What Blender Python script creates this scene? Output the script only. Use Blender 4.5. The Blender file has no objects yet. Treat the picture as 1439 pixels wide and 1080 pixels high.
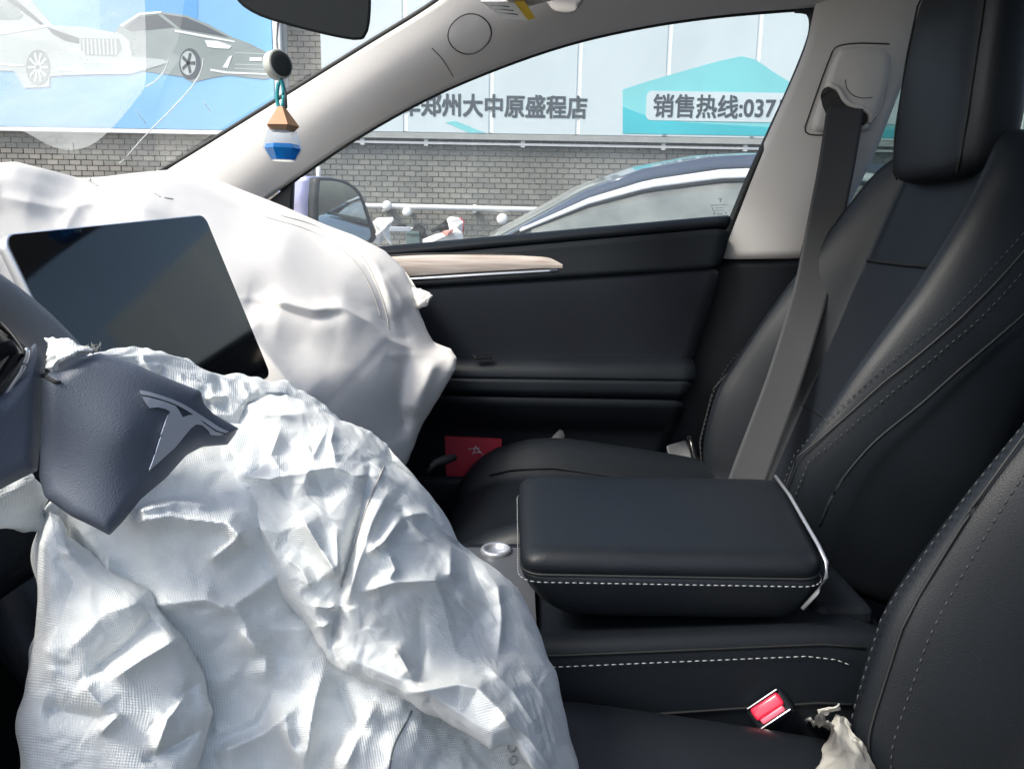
import bpy, bmesh, math, random
import numpy as np
from mathutils import Vector, Matrix
from mathutils.bvhtree import BVHTree

random.seed(7); RNG = np.random.default_rng(7)
S = bpy.context.scene
COL = S.collection

# ------------------------------------------------------------------ camera
CAM = np.array([0.0, -0.83, 1.08]); FPX = 1067.0; W0, H0 = 1439.0, 1080.0
PITCH, ROLL = math.radians(11.5), math.radians(1.0)
_f = np.array([0, math.cos(PITCH), -math.sin(PITCH)]); _r = np.array([1.0, 0, 0]); _u = np.cross(_r, _f)
CR = _r*math.cos(ROLL) + _u*math.sin(ROLL); CU = _u*math.cos(ROLL) - _r*math.sin(ROLL)
cd = bpy.data.cameras.new('camera'); cam = bpy.data.objects.new('camera', cd); COL.objects.link(cam)
cd.sensor_width = 36; cd.lens = 36*FPX/W0; cd.clip_start = 0.02; cd.clip_end = 2000
cam.matrix_world = Matrix([[CR[0], CU[0], -_f[0], CAM[0]], [CR[1], CU[1], -_f[1], CAM[1]], [CR[2], CU[2], -_f[2], CAM[2]], [0, 0, 0, 1]])
S.camera = cam

def ray(px, py):
    d = _f*FPX + CR*(px-W0/2) - CU*(py-H0/2)
    return d/np.linalg.norm(d)
def at(px, py, Y):            # point of the pixel's ray on the car's lengthwise plane Y
    d = ray(px, py); return CAM + d*((Y-CAM[1])/d[1])
def atn(px, py, D):           # vectorised, D = distance across the car from the camera
    px = np.asarray(px, float); py = np.asarray(py, float); D = np.asarray(D, float)
    d = _f*FPX + CR*(px[..., None]-W0/2) - CU*(py[..., None]-H0/2)
    return CAM + d*(D/d[..., 1])[..., None]

# ------------------------------------------------------------------ light
SUN_EL, SUN_AZ = math.radians(50), math.radians(-148)    # azimuth of the sun measured from +X towards +Y
w = bpy.data.worlds.new('World'); S.world = w; w.use_nodes = True
nt = w.node_tree; bg = nt.nodes['Background']; bg.inputs['Strength'].default_value = 0.13
sk = nt.nodes.new('ShaderNodeTexSky'); sk.sky_type = 'NISHITA'; sk.sun_disc = False
sk.sun_elevation = SUN_EL; sk.sun_rotation = math.pi/2 - SUN_AZ; sk.dust_density = 4.0; sk.air_density = 1.0; sk.ozone_density = 0.6
nt.links.new(sk.outputs[0], bg.inputs[0])
sl = bpy.data.lights.new('sun', 'SUN'); sl.energy = 1.5; sl.angle = math.radians(14); sl.color = (1, .96, .9)
so = bpy.data.objects.new('sun', sl); COL.objects.link(so)
sd = Vector((math.cos(SUN_EL)*math.cos(SUN_AZ), math.cos(SUN_EL)*math.sin(SUN_AZ), math.sin(SUN_EL)))
so.rotation_euler = sd.to_track_quat('Z', 'Y').to_euler(); so.location = (0, 0, 12)
S.view_settings.view_transform = 'Standard'; S.view_settings.look = 'None'; S.view_settings.gamma = 1
S.view_settings.exposure = 1.3
S.render.engine = 'CYCLES'
try:
    S.cycles.use_denoising = True; S.cycles.denoiser = 'OPENIMAGEDENOISE'
except Exception: pass
S.cycles.max_bounces = 10; S.cycles.transparent_max_bounces = 24; S.cycles.sample_clamp_indirect = 6

# ------------------------------------------------------------------ materials
MATS = {}
def N(nt, t, **k):
    n = nt.nodes.new(t)
    for a, b in k.items(): setattr(n, a, b)
    return n
def pbr(name, col, rough=.5, metal=0, bump=0, bscale=200, var=0, vscale=6, kind='noise', spec=.5, sheen=0, trans=0, coat=0, rvar=0):
    m = bpy.data.materials.new(name); m.use_nodes = True; t = m.node_tree; b = t.nodes['Principled BSDF']
    b.inputs['Base Color'].default_value = (*col, 1); b.inputs['Roughness'].default_value = rough; b.inputs['Metallic'].default_value = metal
    b.inputs['Specular IOR Level'].default_value = spec
    if sheen: b.inputs['Sheen Weight'].default_value = sheen
    if coat: b.inputs['Coat Weight'].default_value = coat; b.inputs['Coat Roughness'].default_value = .08
    tc = N(t, 'ShaderNodeTexCoord')
    if var or rvar:
        n = N(t, 'ShaderNodeTexNoise'); n.inputs['Scale'].default_value = vscale; n.inputs['Detail'].default_value = 6
        t.links.new(tc.outputs['Object'], n.inputs['Vector'])
        if var:
            r = N(t, 'ShaderNodeMapRange'); r.inputs[1].default_value = .3; r.inputs[2].default_value = .7; r.inputs[3].default_value = 1-var; r.inputs[4].default_value = 1+var
            t.links.new(n.outputs['Fac'], r.inputs[0])
            v = N(t, 'ShaderNodeVectorMath', operation='SCALE'); v.inputs[0].default_value = col; t.links.new(r.outputs[0], v.inputs['Scale'])
            t.links.new(v.outputs[0], b.inputs['Base Color'])
        if rvar:
            r = N(t, 'ShaderNodeMapRange'); r.inputs[1].default_value = .3; r.inputs[2].default_value = .7; r.inputs[3].default_value = rough-rvar; r.inputs[4].default_value = rough+rvar
            t.links.new(n.outputs['Fac'], r.inputs[0]); t.links.new(r.outputs[0], b.inputs['Roughness'])
    if bump:
        if kind == 'voronoi':
            n = N(t, 'ShaderNodeTexVoronoi'); n.feature = 'DISTANCE_TO_EDGE'; out = n.outputs['Distance']
        else:
            n = N(t, 'ShaderNodeTexNoise'); n.inputs['Detail'].default_value = 4; out = n.outputs['Fac']
        n.inputs['Scale'].default_value = bscale; t.links.new(tc.outputs['Object'], n.inputs['Vector'])
        bn = N(t, 'ShaderNodeBump'); bn.inputs['Strength'].default_value = bump; bn.inputs['Distance'].default_value = .001
        t.links.new(out, bn.inputs['Height']); t.links.new(bn.outputs[0], b.inputs['Normal'])
    MATS[name] = m
    return m
def glass(name, tint=(1, 1, 1), haze=0.0, refl=1.0):      # thin sheet glass: clear, Fresnel reflection, haze for dust and painted reflections
    m = bpy.data.materials.new(name); m.use_nodes = True; t = m.node_tree; t.nodes.clear()
    o = N(t, 'ShaderNodeOutputMaterial'); tr = N(t, 'ShaderNodeBsdfTransparent'); tr.inputs[0].default_value = (*tint, 1)
    gl = N(t, 'ShaderNodeBsdfGlossy'); gl.inputs['Roughness'].default_value = .01
    lw = N(t, 'ShaderNodeFresnel'); ge = N(t, 'ShaderNodeNewGeometry'); io = N(t, 'ShaderNodeMapRange'); io.inputs[3].default_value = 1.45; io.inputs[4].default_value = 1/1.45
    t.links.new(ge.outputs['Backfacing'], io.inputs[0]); t.links.new(io.outputs[0], lw.inputs[0])      # a pane reflects alike from both sides
    mu = N(t, 'ShaderNodeMath', operation='MULTIPLY'); mu.inputs[1].default_value = refl; t.links.new(lw.outputs[0], mu.inputs[0])
    mx = N(t, 'ShaderNodeMixShader'); t.links.new(mu.outputs[0], mx.inputs[0]); t.links.new(tr.outputs[0], mx.inputs[1]); t.links.new(gl.outputs[0], mx.inputs[2])
    last = mx
    if haze:
        df = N(t, 'ShaderNodeBsdfDiffuse'); df.inputs[0].default_value = (.8, .82, .8, 1)
        tl = N(t, 'ShaderNodeBsdfTranslucent'); tl.inputs[0].default_value = (.8, .82, .8, 1)
        ad = N(t, 'ShaderNodeMixShader'); ad.inputs[0].default_value = .6; t.links.new(df.outputs[0], ad.inputs[1]); t.links.new(tl.outputs[0], ad.inputs[2])
        tc = N(t, 'ShaderNodeTexCoord'); no = N(t, 'ShaderNodeTexNoise'); no.inputs['Scale'].default_value = 5; no.inputs['Detail'].default_value = 7; t.links.new(tc.outputs['Object'], no.inputs['Vector'])
        mr = N(t, 'ShaderNodeMapRange'); mr.inputs[1].default_value = .3; mr.inputs[2].default_value = .7; mr.inputs[3].default_value = haze*.6; mr.inputs[4].default_value = haze*1.4; t.links.new(no.outputs['Fac'], mr.inputs[0])
        m2 = N(t, 'ShaderNodeMixShader'); t.links.new(mr.outputs[0], m2.inputs[0]); t.links.new(mx.outputs[0], m2.inputs[1]); t.links.new(ad.outputs[0], m2.inputs[2]); last = m2
    t.links.new(last.outputs[0], o.inputs[0]); MATS[name] = m
    return m
def nylon(name, col, weave=.35, transl=.25, pitch=.0016):
    m = pbr(name, col, .85, spec=.12, var=.04, vscale=9); t = m.node_tree; b = t.nodes['Principled BSDF']; o = t.nodes['Material Output']
    uv = N(t, 'ShaderNodeTexCoord'); hs = []
    for d in ('X', 'Y'):
        wv = N(t, 'ShaderNodeTexWave', bands_direction=d); wv.inputs['Scale'].default_value = .314/pitch; wv.inputs['Distortion'].default_value = .6; wv.inputs['Detail Scale'].default_value = 2
        t.links.new(uv.outputs['UV'], wv.inputs['Vector']); hs.append(wv)
    ad = N(t, 'ShaderNodeMath', operation='ADD'); t.links.new(hs[0].outputs['Fac'], ad.inputs[0]); t.links.new(hs[1].outputs['Fac'], ad.inputs[1])
    bn = N(t, 'ShaderNodeBump'); bn.inputs['Strength'].default_value = weave; bn.inputs['Distance'].default_value = .0004; t.links.new(ad.outputs[0], bn.inputs['Height'])
    n2 = N(t, 'ShaderNodeTexNoise'); n2.inputs['Scale'].default_value = 60; n2.inputs['Detail'].default_value = 5; t.links.new(uv.outputs['Object'], n2.inputs['Vector'])
    b2 = N(t, 'ShaderNodeBump'); b2.inputs['Strength'].default_value = .12; b2.inputs['Distance'].default_value = .003; t.links.new(n2.outputs['Fac'], b2.inputs['Height']); t.links.new(bn.outputs[0], b2.inputs['Normal'])
    t.links.new(b2.outputs[0], b.inputs['Normal'])
    tl = N(t, 'ShaderNodeBsdfTranslucent'); tl.inputs[0].default_value = (*col, 1); mx = N(t, 'ShaderNodeMixShader'); mx.inputs[0].default_value = transl
    t.links.new(b.outputs[0], mx.inputs[1]); t.links.new(tl.outputs[0], mx.inputs[2]); t.links.new(mx.outputs[0], o.inputs[0])
    return m

leather = pbr('black_leather', (.009, .0115, .0150), .44, bump=.22, bscale=420, kind='voronoi', var=.12, vscale=5, rvar=.06, spec=.30)
insert_l = pbr('perforated_leather', (.010, .0130, .0180), .55, bump=.3, bscale=600, kind='voronoi', var=.1, spec=.28)
thread = pbr('grey_thread', (.30, .31, .32), .7)
darkthread = pbr('dark_thread', (.035, .038, .042), .6)
plastic = pbr('black_plastic', (.007, .009, .012), .5, bump=.25, bscale=500, var=.1, rvar=.06, spec=.2)
soft = pbr('black_soft_trim', (.0075, .0100, .0135), .58, bump=.2, bscale=450, kind='voronoi', var=.1, spec=.18)
alcant = pbr('dark_suede_insert', (.008, .0105, .016), .9, bump=.3, bscale=700, var=.12, sheen=.05, spec=.2)
carpet = pbr('black_carpet', (.008, .008, .009), .95, bump=.6, bscale=400)
pillar = pbr('light_grey_woven_trim', (.62, .60, .58), .9, bump=.35, bscale=900, var=.03, spec=.2)
headl = pbr('grey_headliner', (.44, .425, .41), .95, bump=.4, bscale=900, var=.03, spec=.1)
seamd = pbr('dark_seam', (.004, .005, .006), .7)
groove = pbr('dark_groove', (.03, .03, .03), .8)
rubber = pbr('black_rubber', (.015, .017, .018), .6)
brightm = pbr('bright_window_trim', (.86, .87, .88), .3, .35)
chrome = pbr('brushed_silver', (.72, .73, .74), .22, 1, var=.05)
satin = pbr('satin_silver', (.60, .62, .66), .38, .75)
wood = None
hubm = pbr('dark_blue_grey_plastic', (.085, .100, .130), .5, bump=.3, bscale=650, kind='voronoi', var=.08, rvar=.05)
rimm = pbr('grey_wheel_leather', (.24, .25, .27), .5, bump=.2, bscale=500, kind='voronoi', var=.08)
pianob = pbr('gloss_black', (.008, .008, .009), .12)
screenm = pbr('screen_glass', (.006, .0065, .007), .06, spec=.55, rvar=.02)
emblm = pbr('emblem_silver', (.50, .52, .56), .35, .25)
bezel = pbr('screen_bezel', (.010, .012, .013), .35)
rvface = pbr('mirror_face_dark', (.012, .015, .016), .7, spec=.2)
bag1 = nylon('white_airbag_nylon', (.83, .85, .84), .5, .10, .0017)
bag2 = nylon('cream_airbag_nylon', (.84, .81, .77), .15, .12, .0012)
beltm = pbr('grey_seat_belt_webbing', (.05, .052, .056), .7, bump=.5, bscale=900, spec=.3)
beltl = pbr('light_grey_webbing', (.16, .165, .17), .6, bump=.5, bscale=900, spec=.3)
redp = pbr('red_buckle_button', (.75, .02, .06), .3, coat=.5)
redbook = pbr('dark_red_paper', (.42, .02, .04), .5)
white = pbr('white_paint', (.8, .8, .8), .5, var=.05)
paper = pbr('white_paper', (.78, .77, .74), .85, var=.04, bump=.3, bscale=60)
tissue = pbr('tissue_paper', (.42, .41, .37), .95, bump=.4, bscale=90)
pinkp = pbr('pink_print', (.75, .35, .30), .8)
greenbox = pbr('grey_green_card', (.10, .16, .15), .8)
glove = pbr('black_knit', (.012, .012, .013), .9, bump=.5, bscale=300)
woodl = pbr('light_wood_cap', (.52, .27, .13), .5, bump=.15, bscale=90, var=.15, vscale=30)
tealm = pbr('teal_cord', (.02, .30, .33), .55)
paintb = pbr('blue_grey_car_paint', (.085, .10, .135), .28, .35, coat=1.0)
paintm = pbr('lavender_mirror_paint', (.30, .33, .52), .3, .2, coat=1.0)
mirrorm = pbr('mirror_glass', (.62, .66, .66), .02, 1)
asphalt = pbr('asphalt', (.055, .055, .055), .9, bump=.8, bscale=120, var=.25, vscale=3)
tyre = pbr('tyre_rubber', (.015, .015, .015), .8)
mortar = pbr('pale_mortar', (.62, .61, .56), .95, bump=.5, bscale=90, var=.12, vscale=2)
postm = pbr('white_metal', (.8, .8, .8), .4)
signm = pbr('pale_sign_vinyl', (.62, .70, .73), .45, var=.05, vscale=1.2)
signg = pbr('sign_joint_white', (.85, .88, .88), .5)
teal = pbr('teal_print', (.06, .50, .58), .45, var=.14, vscale=1.5)
lteal = pbr('light_teal_print', (.22, .62, .66), .45, var=.1, vscale=1.5)
blueb = pbr('sky_blue_print', (.20, .47, .78), .45, var=.10, vscale=.8)
blueb2 = pbr('mid_blue_print', (.10, .36, .74), .45)
inkm = pbr('dark_grey_ink', (.07, .085, .095), .6)
carp1 = pbr('printed_pale_car', (.50, .55, .55), .5, var=.12, vscale=2)
carp2 = pbr('printed_grey_car', (.27, .32, .32), .5, var=.15, vscale=3)
carp3 = pbr('printed_dark', (.08, .10, .12), .5)
carp4 = pbr('printed_white', (.85, .88, .88), .5)
stone = pbr('grey_coping', (.36, .37, .36), .85, bump=.4, bscale=60, var=.1)
bark = pbr('bark', (.09, .07, .05), .9, bump=.8, bscale=40)
leaf = pbr('leaf_green', (.06, .10, .035), .6, var=.3, vscale=4)
g_side = glass('side_window_glass', (.93, .985, .965), .17)
g_wind = glass('windshield_glass', (.95, .985, .98), .045)
g_roof = glass('tinted_roof_glass', (.035, .04, .04), 0)
g_rear = glass('rear_door_glass', (.55, .60, .58), .05)
g_dark = glass('neighbour_window_glass', (.30, .42, .40), .42, 2.2)  # strong haze stands in for the pale sky reflected in the pane
g_clear = glass('clear_bottle_glass', (.93, .97, 1), 0, 2.0)
painted_refl = glass('white_powder_film', (1, 1, 1), .30, .3)  # milky material for the airbag reflection painted onto the windshield
def woodmat():
    m = pbr('pale_ash_wood', (.50, .42, .36), .5); t = m.node_tree; b = t.nodes['Principled BSDF']; tc = N(t, 'ShaderNodeTexCoord'); mp = N(t, 'ShaderNodeMapping'); mp.inputs['Scale'].default_value = (3, 60, 60)
    n = N(t, 'ShaderNodeTexNoise'); n.inputs['Scale'].default_value = 3; n.inputs['Detail'].default_value = 8; t.links.new(tc.outputs['Object'], mp.inputs[0]); t.links.new(mp.outputs[0], n.inputs['Vector'])
    c = N(t, 'ShaderNodeValToRGB'); c.color_ramp.elements[0].color = (.36, .29, .25, 1); c.color_ramp.elements[0].position = .3; c.color_ramp.elements[1].color = (.62, .55, .50, 1); c.color_ramp.elements[1].position = .7
    t.links.new(n.outputs['Fac'], c.inputs[0]); t.links.new(c.outputs[0], b.inputs['Base Color']); return m
wood = woodmat()
def brickmat():
    m = pbr('grey_brown_brick', (.16, .15, .135), .9, bump=.5, bscale=80); t = m.node_tree; b = t.nodes['Principled BSDF']
    oi = N(t, 'ShaderNodeNewGeometry'); c = N(t, 'ShaderNodeValToRGB'); e = c.color_ramp.elements
    e[0].color = (.20, .20, .185, 1); e[1].color = (.29, .28, .25, 1); t.links.new(oi.outputs['Random Per Island'], c.inputs[0])
    n = N(t, 'ShaderNodeTexNoise'); n.inputs['Scale'].default_value = 1.3; n.inputs['Detail'].default_value = 4; g = N(t, 'ShaderNodeNewGeometry'); t.links.new(g.outputs['Position'], n.inputs['Vector'])
    mr = N(t, 'ShaderNodeMapRange'); mr.inputs[1].default_value = .3; mr.inputs[2].default_value = .7; mr.inputs[3].default_value = .75; mr.inputs[4].default_value = 1.25; t.links.new(n.outputs['Fac'], mr.inputs[0])
    v = N(t, 'ShaderNodeVectorMath', operation='SCALE'); t.links.new(c.outputs[0], v.inputs[0]); t.links.new(mr.outputs[0], v.inputs['Scale']); t.links.new(v.outputs[0], b.inputs['Base Color']); return m
brickm = brickmat()
def liquid():
    m = bpy.data.materials.new('blue_liquid'); m.use_nodes = True; b = m.node_tree.nodes['Principled BSDF']
    b.inputs['Base Color'].default_value = (.0, .28, .75, 1); b.inputs['Roughness'].default_value = .05; b.inputs['Transmission Weight'].default_value = .45; b.inputs['IOR'].default_value = 1.2; return m
liq = liquid()

# ------------------------------------------------------------------ mesh helpers
ORI = {}
def tag(o, label=None, cat=None, group=None, kind=None):
    if label: o['label'] = label
    if cat: o['category'] = cat
    if group: o['group'] = group
    if kind: o['kind'] = kind
    return o
def thing(name, loc, label, cat, group=None):
    o = bpy.data.objects.new(name, None); COL.objects.link(o); o.location = loc; o.empty_display_size = .05
    ORI[o] = np.array(loc, float); return tag(o, label, cat, group)
def mesh(name, V, F, mat, parent=None, smooth=True, loc=None, uv=None):
    V = np.asarray(V, float).reshape(-1, 3)
    org = ORI[parent] if parent is not None else (np.array(loc, float) if loc is not None else np.zeros(3))
    me = bpy.data.meshes.new(name); me.from_pydata((V-org).tolist(), [], [tuple(int(i) for i in f) for f in F]); me.update()
    if smooth: me.polygons.foreach_set('use_smooth', [True]*len(me.polygons))
    if uv is not None:
        l = me.uv_layers.new(name='UVMap'); idx = np.zeros(len(me.loops), int); me.loops.foreach_get('vertex_index', idx)
        l.data.foreach_set('uv', np.asarray(uv, float)[idx].ravel())
    me.materials.append(mat); o = bpy.data.objects.new(name, me); COL.objects.link(o)
    ORI[o] = org
    if parent is not None: o.parent = parent
    else: o.location = org
    return o
def sub(o, lv=1, bevel=0, seg=2):
    if bevel:
        m = o.modifiers.new('bevel', 'BEVEL'); m.width = bevel; m.segments = seg; m.limit_method = 'ANGLE'; m.angle_limit = .6; m.harden_normals = False
    if lv:
        m = o.modifiers.new('subsurf', 'SUBSURF'); m.levels = lv; m.render_levels = lv
    return o
def gridf(n, m, off=0, closed_m=False, flip=False):
    F = []
    mm = m if closed_m else m-1
    for i in range(n-1):
        for j in range(mm):
            a = off+i*m+j; b = off+i*m+(j+1) % m; c = off+(i+1)*m+(j+1) % m; d = off+(i+1)*m+j
            F.append((a, d, c, b) if flip else (a, b, c, d))
    return F
def loft(rings, caps=True, off=0):
    n = len(rings); m = len(rings[0]); V = np.concatenate([np.asarray(r, float) for r in rings]); F = gridf(n, m, off, True)
    if caps: F += [tuple(off+j for j in range(m))[::-1], tuple(off+(n-1)*m+j for j in range(m))]
    return V, F
def frame(t):
    t = t/np.linalg.norm(t); a = np.array([0, 0, 1.0]) if abs(t[2]) < .9 else np.array([1.0, 0, 0]); u = np.cross(t, a); u /= np.linalg.norm(u); return u, np.cross(t, u)
def tubevf(P, r, seg=8, off=0):
    P = np.asarray(P, float); n = len(P); rr = np.full(n, r) if np.isscalar(r) else np.asarray(r); rings = []
    for i in range(n):
        t = P[min(i+1, n-1)]-P[max(i-1, 0)]; u, v = frame(t); an = np.arange(seg)*2*math.pi/seg
        rings.append(P[i]+rr[i]*(np.cos(an)[:, None]*u+np.sin(an)[:, None]*v))
    return loft(rings, True, off)
def tube(name, P, r, mat, parent=None, seg=8, loc=None):
    V, F = tubevf(P, r, seg); return mesh(name, V, F, mat, parent, loc=loc)
def resample(P, n):
    P = np.asarray(P, float); d = np.r_[0, np.cumsum(np.linalg.norm(np.diff(P, axis=0), axis=1))]; t = np.linspace(0, d[-1], n)
    return np.stack([np.interp(t, d, P[:, k]) for k in range(P.shape[1])], 1)
def smoothline(P, n):
    """Catmull-Rom through the points"""
    P = np.asarray(P, float); Q = np.vstack([2*P[0]-P[1], P, 2*P[-1]-P[-2]]); out = []
    for i in range(len(P)-1):
        p0, p1, p2, p3 = Q[i:i+4]
        for t in np.linspace(0, 1, 12, endpoint=False):
            out.append(.5*((2*p1)+(-p0+p2)*t+(2*p0-5*p1+4*p2-p3)*t*t+(-p0+3*p1-3*p2+p3)*t**3))
    out.append(P[-1]); return resample(out, n)
def boxvf(c, s, R=None):
    c = np.asarray(c, float); s = np.asarray(s, float)/2
    V = np.array([[x, y, z] for x in (-1, 1) for y in (-1, 1) for z in (-1, 1)])*s
    if R is not None: V = V@np.asarray(R).T
    return V+c, [(0, 1, 3, 2), (4, 6, 7, 5), (0, 4, 5, 1), (2, 3, 7, 6), (0, 2, 6, 4), (1, 5, 7, 3)]
def box(name, c, s, mat, parent=None, bevel=0, R=None, loc=None, smooth=False):
    V, F = boxvf(c, s, R); o = mesh(name, V, F, mat, parent, smooth, loc)
    if bevel: sub(o, 0, bevel, 3)
    return o
class MB:
    def __init__(s): s.V = []; s.F = []; s.n = 0
    def add(s, V, F): s.V.append(np.asarray(V, float)); s.F += [tuple(i+s.n for i in f) for f in F]; s.n += len(V)
    def build(s, name, mat, parent=None, smooth=False, loc=None): return mesh(name, np.concatenate(s.V), s.F, mat, parent, smooth, loc)
def slab(name, P, thick, mat, parent=None, bevel=0, smooth=False, loc=None, axis=None):
    """closed plate from a 3D outline, thickened along its normal (or a given vector)"""
    P = np.asarray(P, float); n = len(P)
    if axis is None:
        c = P.mean(0); nn = np.zeros(3)
        for i in range(n): nn += np.cross(P[i]-c, P[(i+1) % n]-c)
        axis = nn/np.linalg.norm(nn)
    V = np.concatenate([P, P+np.asarray(axis)*thick]); F = [tuple(range(n))[::-1], tuple(range(n, 2*n))]+[(i, (i+1) % n, n+(i+1) % n, n+i) for i in range(n)]
    o = mesh(name, V, F, mat, parent, smooth, loc)
    if bevel: sub(o, 0, bevel, 2)
    return o
def coons(top, bot, left, right, n, m):
    T = resample(top, m); B = resample(bot, m); L = resample(left, n); R = resample(right, n)
    u = np.linspace(0, 1, m)[None, :, None]; v = np.linspace(0, 1, n)[:, None, None]
    return (1-v)*T[None]+v*B[None]+(1-u)*L[:, None]+u*R[:, None]-((1-u)*(1-v)*T[0]+u*(1-v)*T[-1]+(1-u)*v*B[0]+u*v*B[-1])
def rbf(ctrl, Q, lam=1e-4):
    C = np.asarray(ctrl, float); sc = 500.0; X = C[:, :2]/sc; n = len(X)
    def ph(r): return np.where(r > 1e-9, r*r*np.log(np.maximum(r, 1e-9)), 0)
    K = ph(np.linalg.norm(X[:, None]-X[None], axis=2))+lam*np.eye(n); Pm = np.c_[np.ones(n), X]
    A = np.block([[K, Pm], [Pm.T, np.zeros((3, 3))]]); sol = np.linalg.solve(A, np.r_[C[:, 2], np.zeros(3)])
    q = np.asarray(Q, float).reshape(-1, 2)/sc; r = np.linalg.norm(q[:, None]-X[None], axis=2)
    return (ph(r)@sol[:n]+np.c_[np.ones(len(q)), q]@sol[n:]).reshape(np.asarray(Q).shape[:-1])
def segdist(Q, P):
    """signed distance (pixels) from points Q to polyline P, + parameter along it"""
    Q = np.asarray(Q, float); P = np.asarray(P, float); best = np.full(Q.shape[:-1], 1e9); sg = np.zeros(Q.shape[:-1]); tt = np.zeros(Q.shape[:-1]); L = np.r_[0, np.cumsum(np.linalg.norm(np.diff(P, axis=0), axis=1))]
    for i in range(len(P)-1):
        a = P[i]; d = P[i+1]-a; l2 = d@d; t = np.clip(((Q-a)@d)/l2, 0, 1); e = Q-(a+t[..., None]*d); r = np.linalg.norm(e, axis=-1); s = np.sign(d[0]*e[..., 1]-d[1]*e[..., 0]); k = r < best
        best = np.where(k, r, best); sg = np.where(k, s, sg); tt = np.where(k, (L[i]+t*math.sqrt(l2))/L[-1], tt)
    return best, sg, tt
def noise2(n, m, cells, seed):
    r = np.random.default_rng(seed); g = r.normal(size=(cells+4, cells+4)); y = np.linspace(1, cells+1, n); x = np.linspace(1, cells+1, m)
    def cub(t): return np.stack([(-t+2*t*t-t**3)/2, (2-5*t*t+3*t**3)/2, (t+4*t*t-3*t**3)/2, (-t*t+t**3)/2])
    iy = np.minimum(y.astype(int), cells); ix = np.minimum(x.astype(int), cells); wy = cub(y-iy); wx = cub(x-ix); out = np.zeros((n, m))
    for a in range(4):
        for b in range(4): out += wy[a][:, None]*wx[b][None]*g[(iy-1+a)[:, None], (ix-1+b)[None]]
    return out
def normals(P):
    du = np.gradient(P, axis=1); dv = np.gradient(P, axis=0); n = np.cross(du, dv); return n/np.maximum(np.linalg.norm(n, axis=2, keepdims=True), 1e-12)
def upsample(P, n2, m2):
    n, m = P.shape[:2]; y = np.linspace(0, n-1, n2); x = np.linspace(0, m-1, m2)
    A = np.stack([np.stack([np.interp(y, np.arange(n), P[:, j, k]) for j in range(m)], 1) for k in range(P.shape[2])], 2)
    return np.stack([np.stack([np.interp(x, np.arange(m), A[i, :, k]) for i in range(n2)], 0) for k in range(P.shape[2])], 2)
def relax(P, base, grow, goal, it, bend=.15, pin=None, seed=0, amp=.002, cells=14):
    """cloth relaxation: springs longer than the base surface buckle into folds, softly held to it"""
    n, m = P.shape[:2]; P = P+normals(P)*(amp*noise2(n, m, cells, seed))[..., None]
    pairs = []
    for (di, dj, k) in ((0, 1, 1.), (1, 0, 1.), (1, 1, .5), (1, -1, .5), (0, 2, bend), (2, 0, bend), (0, 4, bend*.4), (4, 0, bend*.4)):
        if dj >= 0: a = (slice(0, n-di), slice(0, m-dj)); b = (slice(di, n), slice(dj, m))
        else: a = (slice(0, n-di), slice(-dj, m)); b = (slice(di, n), slice(0, m+dj))
        L = np.linalg.norm(base[b]-base[a], axis=-1); g = .5*(grow[a]+grow[b]); gg = g if max(di, abs(dj)) == 1 else g*.985
        pairs.append((a, b, L*gg, k))
    V = np.zeros_like(P)
    for q in range(it):
        acc = np.zeros_like(P)
        for a, b, L, k in pairs:
            d = P[b]-P[a]; l = np.linalg.norm(d, axis=-1); c = (k*(l-L)/np.maximum(l, 1e-9))[..., None]*d; acc[a] += c; acc[b] -= c
        acc += goal[..., None]*(base-P) if not np.isscalar(goal) else goal*(base-P)
        V = .85*V+.13*acc
        if pin is not None: V *= (1-pin)[..., None]
        P = P+V
    return P

# ------------------------------------------------------------------ airbag sheets
def facets(uvp, spacing, amp, seed):
    """folded-paper relief: random points joined by flat triangles"""
    from mathutils.geometry import delaunay_2d_cdt
    r = np.random.default_rng(seed); lo = uvp.reshape(-1, 2).min(0)-40; hi = uvp.reshape(-1, 2).max(0)+40; pts = []
    y = lo[1]; k = 0
    while y < hi[1]:
        x = lo[0]+(spacing/2 if k % 2 else 0)
        while x < hi[0]: pts.append((x+r.normal(0, spacing*.33), y+r.normal(0, spacing*.33))); x += spacing
        y += spacing*.87; k += 1
    z = r.normal(0, 1, len(pts))*(r.random(len(pts))**.6); out = np.zeros(uvp.shape[:2]); res = delaunay_2d_cdt([Vector(p) for p in pts], [], [], 0, 1e-6); vv = np.array([tuple(v) for v in res[0]]); org = [o[0] if o else 0 for o in res[3]]; zz = z[org]; X = uvp[..., 0]; Y = uvp[..., 1]
    for f in res[2]:
        a, b, c = vv[list(f)]; za, zb, zc = zz[list(f)]; den = (b[1]-c[1])*(a[0]-c[0])+(c[0]-b[0])*(a[1]-c[1])
        if abs(den) < 1e-9: continue
        mk_ = (X >= min(a[0], b[0], c[0])) & (X <= max(a[0], b[0], c[0])) & (Y >= min(a[1], b[1], c[1])) & (Y <= max(a[1], b[1], c[1]))
        if not mk_.any(): continue
        x_, y_ = X[mk_], Y[mk_]; l1 = ((b[1]-c[1])*(x_-c[0])+(c[0]-b[0])*(y_-c[1]))/den; l2 = ((c[1]-a[1])*(x_-c[0])+(a[0]-c[0])*(y_-c[1]))/den; l3 = 1-l1-l2; ins = (l1 >= -1e-6) & (l2 >= -1e-6) & (l3 >= -1e-6); val = out[mk_]; val[ins] = (l1*za+l2*zb+l3*zc)[ins]; out[mk_] = val
    return out*amp
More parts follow.
